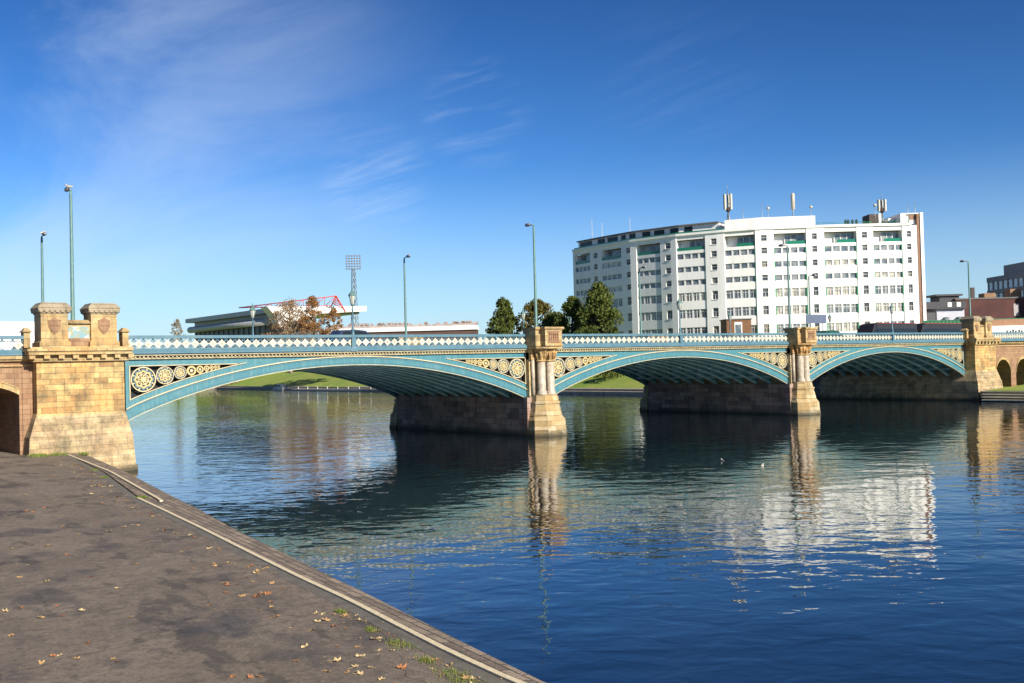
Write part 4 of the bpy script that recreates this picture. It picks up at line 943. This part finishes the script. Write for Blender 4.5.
for t in (0, 3, 6): b = MB(); ob(b, t + .4, t + 2.6, 6.3, 8.0, -.06, .1, base); b.build('window', pane, e)
# dark-roofed pale house behind
base = (213.3, 125.1); e = empty('dark_roofed_house', (213.3, 125.1, 5.5), 'low pale building with a dark overhanging flat roof, right of the white flats', 'building')
b = MB(); ob(b, 2.5, 8.6, 5.5, 15.4, 0, 8, base); b.build('wall', simple('pale_lilac_render', (.50, .50, .56), (.42, .42, .48), .8), e)
b = MB(); ob(b, -.5, 8.8, 15.4, 17.0, -.8, 8, base); ob(b, 3.6, 8, 17.0, 18.3, 1, 6, base); ob(b, 2.6, 8.6, 18.3, 18.7, .5, 6.5, base); b.build('roof', simple('dark_roof', (.05, .05, .06), (.04, .04, .045), .7), e)
b = MB(); ob(b, -.3, 2.4, 5.5, 14.8, .2, 6, base); b.build('side_wing', simple('charcoal_wall', (.09, .09, .10), (.07, .07, .08), .8), e)
for t, z in ((4.6, 15.8), (6.6, 15.8), (4.0, 12.6), (6.9, 12.6)): b = MB(); ob(b, t, t + .9, z, z + 1., -.9, .1, base); b.build('window', winframe if z > 14 else pane, e)
# office block
base = (238.5, 127); O2 = base
e = empty('office_block', (240, 125, 5.5), 'tall grey office block with ribbon windows, at the far right above the brick block', 'building')
d_save = d.copy(); d = Vector((.79, -.61))
conc_g = simple('grey_brown_cladding', (.30, .28, .30), (.22, .20, .22), .8); glass_b = glassmat('sky_blue_glass', (.25, .38, .50), (.40, .52, .60))
def offb(b, c0, c1, z0, z1, d0, d1):
    A = Vector((253.4, 131.6)); dr = Vector((-.58, -.81)).normalized(); n = Vector((.81, -.58)).normalized()
    p = [A + dr * c0 + n * d0, A + dr * c1 + n * d0, A + dr * c1 + n * d1, A + dr * c0 + n * d1]; b.poly([(q.x, q.y) for q in p], z0, z1)
b = MB(); fl = [(22.9, 24.1), (19.9, 20.9), (16.9, 17.9), (5.5, 14.9)]
for z0, z1 in fl: offb(b, 0, 40, z0, z1, -.3, 16)
offb(b, 6.0, 40, 24.1, 26.6, 1.0, 12); 
for i in range(17): offb(b, .0 + i * 2.35, .45 + i * 2.35, 14.9, 22.9, -.1, .3)
b.build('wall', conc_g, e); b = MB(); offb(b, .15, 39.8, 14.9, 22.9, .05, 15.8); b.build('ribbon_glazing', glass_b, e)
# ------------------------------------------------------------------ stadium
blackclad = simple('black_cladding', (.10, .105, .12), (.07, .075, .085), .5, .3); tubeg = simple('dark_grey_cladding', (.36, .37, .39), (.28, .29, .31), .45, .4)
swhite = simple('white_cladding', (.80, .79, .76), (.70, .68, .64), .5, .2); sred = simple('red_steel', (.50, .05, .04), (.42, .05, .04), .5)
e = empty('stadium_stand', (165, 370, 5.5), 'black stadium stand with white roof end and red roof truss, far left', 'stadium')
b = MB(); b.box(156, 174, 338, 406, 5.5, 22.0)
for i in range(15): b.box(155.6, 156, 340 + i * 4.6, 340.6 + i * 4.6, 5.5, 22)
b.build('stand_body', blackclad, e)
b = MB(); b.box(153, 190, 334, 408, 25.4, 27.0); b.box(156, 174, 337, 406, 22, 25.4); b.build('roof', tubeg, e)
b = MB(); b.tube((154.5, 335, 22.6), (154.5, 407, 22.6), 1.25, 1.25, 12); b.build('facade_tube', tubeg, e)
b = MB(); b.xz([(151.5, 27.3), (190, 28.0), (190, 26.2), (172, 25.2), (160, 22.0), (156, 20.2), (155, 23.5)][::-1], 328.5, 333.8); b.build('white_roof_end', swhite, e)
b = MB(); A = Vector((151.5, 352, 28.3)); T = Vector((176, 325.5, 31.2)); B = Vector((178.5, 323.5, 25.5)); B0 = Vector((175, 327, 27.8)); n = 9
b.tube(A, T, .19, .19, 6); b.tube(A, B0, .18, .18, 6); b.tube(T, B, .3, .3, 6); b.tube(T, B0, .2, .2, 6)
for i in range(n):
    p = A.lerp(T, (i + 1) / n); q = A.lerp(B0, (i + .4) / n); q2 = A.lerp(B0, (i + 1.3) / n); b.tube(p, q, .11, .11, 5); b.tube(p, q2, .11, .11, 5)
for i in range(4): b.tube(T.lerp(B, (i + 1) / 5), T.lerp(B0, (i + .6) / 5), .16, .16, 5)
b.build('roof_truss', sred, e)
e = empty('stadium_terrace', (180, 290, 5.5), 'low stand with a long white fascia and cluttered roof edge, behind the lone street lamp', 'stadium')
A = Vector((161, 293)); dr = (Vector((194, 267)) - A).normalized(); nn = Vector((-dr.y, dr.x))
def stb(b, c0, c1, z0, z1, d0, d1): p = [A + dr * c0 + nn * d0, A + dr * c1 + nn * d0, A + dr * c1 + nn * d1, A + dr * c0 + nn * d1]; b.poly([(q.x, q.y) for q in p], z0, z1)
b = MB(); stb(b, -6, 42, 5.5, 17.0, 0, 15); b.build('stand_body', simple('maroon_brown_wall', (.10, .05, .045), (.07, .04, .035), .8), e)
b = MB(); stb(b, -6, 42.3, 17.0, 18.3, -.6, 15); b.build('white_fascia', swhite, e)
b = MB(); stb(b, -6, 42, 18.3, 19.0, .5, 14)
for i in range(60):
    q = random.uniform(-5, 41.5); stb(b, q, q + random.uniform(.4, 1.6), 19.0, 19.0 + random.uniform(.3, 1.0), 2, 5)
b.build('roof_plant', simple('pinkish_grey_roofing', (.42, .35, .33), (.25, .21, .2), .8, 1.2), e)
e = empty('floodlight_mast', (198.4, 352.4, 5.5), 'lattice floodlight mast with a grid of lamps above the stadium', 'floodlight')
b = MB(); hh_ = 38.4
def lat(b, h0, h1, w0, w1, n):
    for k in range(n):
        za, zb_ = h0 + (h1 - h0) * k / n, h0 + (h1 - h0) * (k + 1) / n; wa_, wb2 = w0 + (w1 - w0) * k / n, w0 + (w1 - w0) * (k + 1) / n
        ca = [Vector((sx * wa_, sy * wa_, za)) for sx, sy in ((-1, -1), (1, -1), (1, 1), (-1, 1))]; cb_ = [Vector((sx * wb2, sy * wb2, zb_)) for sx, sy in ((-1, -1), (1, -1), (1, 1), (-1, 1))]
        for i in range(4): b.tube(ca[i], cb_[i], .12, .12, 4); b.tube(ca[i], cb_[(i + 1) % 4], .07, .07, 4); b.tube(cb_[i], cb_[(i + 1) % 4], .07, .07, 4)
lat(b, 0, hh_, 1.4, .5, 16); b.build('lattice_tower', grey_metal, e, True)
b = MB()
for r_ in range(6): b.tube((-2.2, 1.3, hh_ + r_), (2.2, -1.3, hh_ + r_), .08, .08, 4)
for k in range(6): t = -1 + 2 * k / 5; b.tube((t * 2.2, -t * 1.3, hh_ - .4), (t * 2.2, -t * 1.3, hh_ + 5.2), .08, .08, 4)
hd = b.build('lamp_frame', grey_metal, e, True)
flm = simple('grey_floodlamp', (.16, .16, .19), (.22, .21, .23), .4)
for r_ in range(6):
    for k in range(6):
        t = -1 + 2 * k / 5; b = MB(); b.lathe((t * 2.2, -t * 1.3, hh_ + r_ - .28), [(.12, 0), (.36, .1), (.36, .45), (.12, .55)], 8); b.build('floodlamp', flm, hd, True)
# ------------------------------------------------------------------ trees
def leafmat(name, a, b_, c_):
    n = NT(name); n.b.inputs['Roughness'].default_value = .7; n.b.inputs['Specular IOR Level'].default_value = .25
    k = n.mix(n.rng(n.noise(.9, 3, .6), .35, .65), a, b_); k = n.mix(n.rng(n.noise(4.5, 2), .5, .7), k, c_); n.col(k)
    tr = n.N.new('ShaderNodeBsdfTranslucent'); n.L.new(k, tr.inputs[0]); ms = n.N.new('ShaderNodeMixShader'); ms.inputs[0].default_value = .25
    n.L.new(n.b.outputs[0], ms.inputs[1]); n.L.new(tr.outputs[0], ms.inputs[2]); n.L.new(ms.outputs[0], n.N['Material Output'].inputs[0]); return n.m
lf_green = leafmat('dark_green_leaves', (.05, .09, .02), (.10, .13, .025), (.20, .18, .04))
lf_autumn = leafmat('yellowing_leaves', (.07, .09, .02), (.16, .13, .03), (.22, .15, .04))
lf_brown = leafmat('russet_leaves', (.34, .20, .09), (.24, .14, .07), (.46, .36, .22))
lf_orange = leafmat('orange_leaves', (.36, .17, .06), (.26, .13, .05), (.44, .30, .14))
lf_pale = leafmat('thin_pale_leaves', (.30, .24, .15), (.24, .18, .10), (.40, .33, .22))
bark = simple('grey_bark', (.11, .085, .065), (.07, .055, .04), .95, 3); barkp = simple('pale_bark', (.42, .36, .28), (.30, .25, .19), .9, 3)
def tree(name, x, y, z, top, r, label, leaf, brk, clumps=70, per=46, ls=.30, cone=0., low=.25, group=None, seed=1):
    rnd = random.Random(seed); e = empty(name, (x, y, z), label, 'tree', group); H = top - z
    b = MB(); tr = .035 * H * .5 + .12
    b.loft([((0, 0, -.3), tr * 1.3), ((0, 0, .6), tr), ((.1, .05, H * .3), tr * .8), ((0, .1, H * .6), tr * .45), ((.05, 0, H * .9), .05)], 8)
    cents = []
    for i in range(clumps):
        u = rnd.random(); zz_ = low + (1 - low) * u; 
        prof_ = math.sin(PI * min(1, (u * .86 + .14))) ** .6 * (1 - cone * u)
        a = rnd.uniform(0, 2 * PI); rr_ = r * prof_ * math.sqrt(rnd.uniform(.12, 1)) * rnd.uniform(.8, 1.12)
        cents.append((Vector((math.cos(a) * rr_, math.sin(a) * rr_, H * zz_ - .6)), rnd.uniform(.55, 1.15) * r * .25))
    for c_, q in cents:
        if rnd.random() < .75:
            zb_ = max(H * .15, c_.z - c_.xy.length * rnd.uniform(.6, 1.1)); s0 = Vector((0, 0, zb_)); m_ = s0.lerp(c_, .5) + Vector((0, 0, -.1 * r * .3))
            b.loft([(s0, tr * .33), (m_, tr * .2), (c_, .03)], 5)
    b.build('trunk', brk, e, True)
    b = MB()
    for c_, q in cents:
        for k in range(per):
            v = Vector((rnd.gauss(0, 1), rnd.gauss(0, 1), rnd.gauss(0, 1))); v = v.normalized() * q * rnd.random() ** .45; v.z *= .75
            p = c_ + v; u = Vector((rnd.gauss(0, 1), rnd.gauss(0, 1), rnd.gauss(0, 1))).normalized(); w_ = u.orthogonal().normalized(); s_ = ls * rnd.uniform(.6, 1.3)
            t_ = u.cross(w_); b.add([p - w_ * s_ * .5, p + t_ * s_ * .32, p + w_ * s_ * .5, p - t_ * s_ * .32], [(0, 1, 2, 3)])
    b.build('crown', leaf, e, True)
tree('broadleaf_tree', 130.8, 170.5, 5, 19.6, 4.3, 'small pointed green tree left of the nearer pier, leftmost of the four', lf_green, bark, 150, 80, .50, .45, .1, 'green trees before the flats', 3)
tree('broadleaf_tree', 136.4, 166.2, 5, 18.9, 5.4, 'rounded tree with yellowing leaves behind the nearer pier', lf_autumn, bark, 130, 80, .50, .1, .2, 'green trees before the flats', 4)
tree('broadleaf_tree', 135.5, 154.4, 5, 18.9, 4.3, 'round green tree right of the nearer pier, left of the tallest one', lf_green, bark, 110, 80, .50, .2, .15, 'green trees before the flats', 5)
tree('broadleaf_tree', 136.1, 147.3, 5, 20.8, 5.3, 'tallest green tree, overlapping the left end of the white flats', lf_green, bark, 230, 80, .50, .35, .1, 'green trees before the flats', 6)
tree('broadleaf_tree', 137.4, 161.6, 5, 16.6, 4.2, 'lowest green tree, right behind the nearer pier and its street lamp', lf_green, bark, 120, 80, .50, .1, .15, 'green trees before the flats', 13)
tree('autumn_tree', 129.6, 266.6, 5, 25.4, 7.4, 'large half-bare russet tree with pale branches before the white stadium roof', lf_brown, barkp, 170, 44, .42, .1, .12, 'autumn trees before the stadium', 8)
tree('autumn_tree', 133.8, 261.2, 5, 26.3, 5.0, 'tall tree with orange-brown leaves below the red truss', lf_orange, barkp, 150, 52, .42, .2, .1, 'autumn trees before the stadium', 9)
tree('autumn_tree', 138.5, 257.5, 5, 22.6, 4.2, 'small orange tree, rightmost by the stadium, behind the first lantern lamp', lf_orange, barkp, 80, 50, .5, .1, .1, 'autumn trees before the stadium', 10)
tree('autumn_tree', 159, 434, 5, 29, 4.2, 'small pale bare tree left of the black stadium stand', lf_pale, barkp, 80, 24, .6, .3, .2, None, 11)
def bush(x, y, z, rx, h, label, leaf, seed, n=900, ls=.3, nm='bush'):
    rnd = random.Random(seed); b = MB(); 
    for i in range(n):
        a = rnd.uniform(0, 2 * PI); q = math.sqrt(rnd.random()); zz_ = rnd.random() ** .7; rr_ = rx * q * math.sqrt(max(.05, 1 - zz_ * zz_ * .8)) * (1 + .25 * math.sin(3 * a + seed))
        p = Vector((math.cos(a) * rr_, math.sin(a) * rr_, zz_ * h * (1 - .3 * q))); u = Vector((rnd.gauss(0, 1), rnd.gauss(0, 1), rnd.gauss(0, 1))).normalized(); w_ = u.orthogonal(); t_ = u.cross(w_); s_ = ls * rnd.uniform(.6, 1.3)
        b.add([p - w_ * s_ * .5, p + t_ * s_ * .35, p + w_ * s_ * .5, p - t_ * s_ * .35], [(0, 1, 2, 3)])
    o = b.build(nm, leaf); o.location = (x, y, z); tag(o, label, 'bush'); return o
bush(132.5, 141, 2.6, 2.6, 2.8, 'rounded bush on the grass bank seen under the middle arch', lf_green, 2)
bush(138, 137, 3.6, 2.4, 2.4, 'yellow-green bush on the grass bank, right of the rounded bush under the middle arch', lf_autumn, 3)
bush(137, 330, 1.2, 5, 2.2, 'pale reedy bush at the waterline seen under the first arch, beside the small boat', lf_pale, 4)
bush(216, 116, 11.8, 1.3, 2.2, 'small green shrub in front of the pale dark-roofed building', lf_autumn, 5, 500)
# red-brick low wall and boat under the first arch
b = MB()
for i in range(7): b.box(153.2, 153.6, 270 + i * 4.4, 273.6 + i * 4.4, 4.8, 6.5 - (.5 if i % 3 == 1 else 0))
b.box(153.25, 153.55, 270, 300, 4.8, 5.6)
o = b.build('brick_wall', simple('salmon_brick', (.52, .20, .12), (.40, .12, .08), .9, .5)); tag(o, 'low salmon-red brick wall along the top of the grass bank under the first arch', 'wall')
e = empty('motor_boat', (131.2, 277, 0), 'small white boat moored at the far bank under the first arch', 'boat', None, R(95))
b = MB(); b.poly([(-3, -.9), (2, -.9), (3.4, 0), (2, .9), (-3, .9)], -.2, .2, [(-3.2, -1.1), (2.2, -1.1), (3.9, 0), (2.2, 1.1), (-3.2, 1.1)]); b.poly([(-3.2, -1.1), (2.2, -1.1), (3.9, 0), (2.2, 1.1), (-3.2, 1.1)], .2, .75); b.build('hull', white, e, True)
b = MB(); b.frust((-1.8, 1.2, -.85, .85), .75, (-1.6, .7, -.7, .7), 1.7); b.build('cabin', white, e, True)
b = MB(); b.frust((-1.5, 1.09, -.87, .87), 1.1, (-1.4, .85, -.81, .81), 1.45); b.build('windows', dark_glass, e, True)
b = MB(); b.box(0, 2.0, 0, 42, .1, .45)
for i in range(8): b.tube((1, 1 + i * 5.6, -1), (1, 1 + i * 5.6, 1.1), .12)
o = b.build('landing_stage', white); o.location = (128.6, 222, 0); tag(o, 'long low white landing stage floating along the far bank under the first arch', 'jetty')
mb = MB(); mb.add([(127.0, 196, .98), (128.5, 194, .98), (152, 232, 5.75), (150, 235, 5.75)], [(0, 1, 2, 3)])
# ------------------------------------------------------------------ leaves, grass and litter on the quay
leafm = []
for nm, a in (('tan_leaf', (.50, .30, .12)), ('pale_leaf', (.60, .44, .22)), ('rust_leaf', (.38, .16, .06))):
    leafm.append(simple(nm, a, tuple(v * .7 for v in a), .8, 20))
meshes = []
for k in range(9):
    rnd = random.Random(100 + k); b = MB(); pts = []
    n = 15
    for i in range(n):
        a = 2 * PI * i / n; lobe = (1.0, .52, .78)[i % 3] * rnd.uniform(.8, 1.1); rr_ = .075 * lobe * (1.15 if abs(a - PI / 2) < 1.2 else .85)
        pts.append((math.cos(a) * rr_, math.sin(a) * rr_, .006 + rnd.uniform(0, .035) * (lobe > .7)))
    b.add(pts + [(0, 0, .004)], [(i, (i + 1) % n, n) for i in range(n)]); b.loft([((0, -.03, .005), .003), ((.01, -.12, .012), .002)], 4)
    me = b.build('fallen_leaf', leafm[k % 3]).data; bpy.data.objects.remove(bpy.data.objects['fallen_leaf']); meshes.append(me)
rnd = random.Random(21); placed = 0; tries = 0
leafpos = []
clus = [(9.2, 14.2), (8.2, 13.6), (4.9, 18.0), (8.9, 16.4), (9.9, 22), (11, 27), (13.0, 44), (12.8, 38)]
while placed < 285 and tries < 9000:
    tries += 1
    if rnd.random() < .30:
        y = 11.5 + 46 * rnd.random() ** 1.5; x = sample(edge_in, y) - .35 - abs(rnd.gauss(0, .7))
    elif rnd.random() < .15:
        c_ = rnd.choice(clus); x = c_[0] + rnd.gauss(0, .35); y = c_[1] + rnd.gauss(0, .5)
    else:
        y = 11.5 + 46 * rnd.random() ** 1.6; x = sample(edge_in, y) - rnd.uniform(.3, 4.2 + y * .22)
    if x > sample(edge_in, y) - .05: continue
    o = bpy.data.objects.new('fallen_leaf', meshes[rnd.randrange(9)]); col.objects.link(o); o.location = (x, y, 1.305); s_ = rnd.uniform(.6, 1.25); o.scale = (s_, s_, s_)
    o.rotation_euler = (rnd.uniform(-.25, .25), rnd.uniform(-.25, .25), rnd.uniform(0, 6.28)); tag(o, 'small dry brown leaf lying on the quay asphalt', 'leaf', 'dry leaves scattered on the quay'); placed += 1
b = MB(); rnd = random.Random(5)
for i in range(700):     # crumbs and broken litter
    y = 11.5 + 50 * rnd.random() ** 1.6; x = sample(edge_in, y) - (abs(rnd.gauss(0, .35)) + .3 if rnd.random() < .6 else rnd.uniform(0, 9)); a = rnd.uniform(0, 6.28); s_ = rnd.uniform(.008, .025)
    p = [(x + math.cos(a + t) * s_ * rnd.uniform(.6, 1.2), y + math.sin(a + t) * s_, 1.307 + rnd.uniform(0, .015)) for t in (0, 1.6, 3.1, 4.7)]; b.m = rnd.randrange(3); b.add(p, [(0, 1, 2, 3)])
tag(b.build('leaf_litter', leafm), 'crumbled leaf litter scattered over the quay', kind='stuff')
b = MB(); tufts = [(8.62, 12.7, .35), (8.72, 13.5, .2), (8.9, 14.6, .3), (8.5, 12.1, .4), (9.05, 15.7, .15), (15.1, 62.9, .9), (16.0, 62.6, .6), (17.1, 61.5, .4), (14.9, 63.0, .6), (9.3, 17.3, .12), (13.9, 47, .2), (12.6, 38.2, .25), (14.6, 51, .25)]
for (x, y, s_) in tufts:
    for i in range(170):
        px_, py_ = x + rnd.gauss(0, s_ * .30), y + rnd.gauss(0, s_ * .6); h = rnd.uniform(.02, .09) * (2.2 if y > 55 else 1); a = rnd.uniform(0, 6.28); w_ = .006 if y < 30 else .02
        b.add([(px_ - w_ * math.cos(a), py_ - w_ * math.sin(a), 1.3), (px_ + w_ * math.cos(a), py_ + w_ * math.sin(a), 1.3), (px_ + rnd.uniform(-.03, .03), py_ + rnd.uniform(-.03, .03), 1.3 + h)], [(0, 1, 2)])
tag(b.build('grass_tufts', leafmat('weed_green', (.12, .20, .03), (.20, .24, .05), (.28, .25, .08))), 'small green weed tufts growing along the quay edge', kind='stuff')
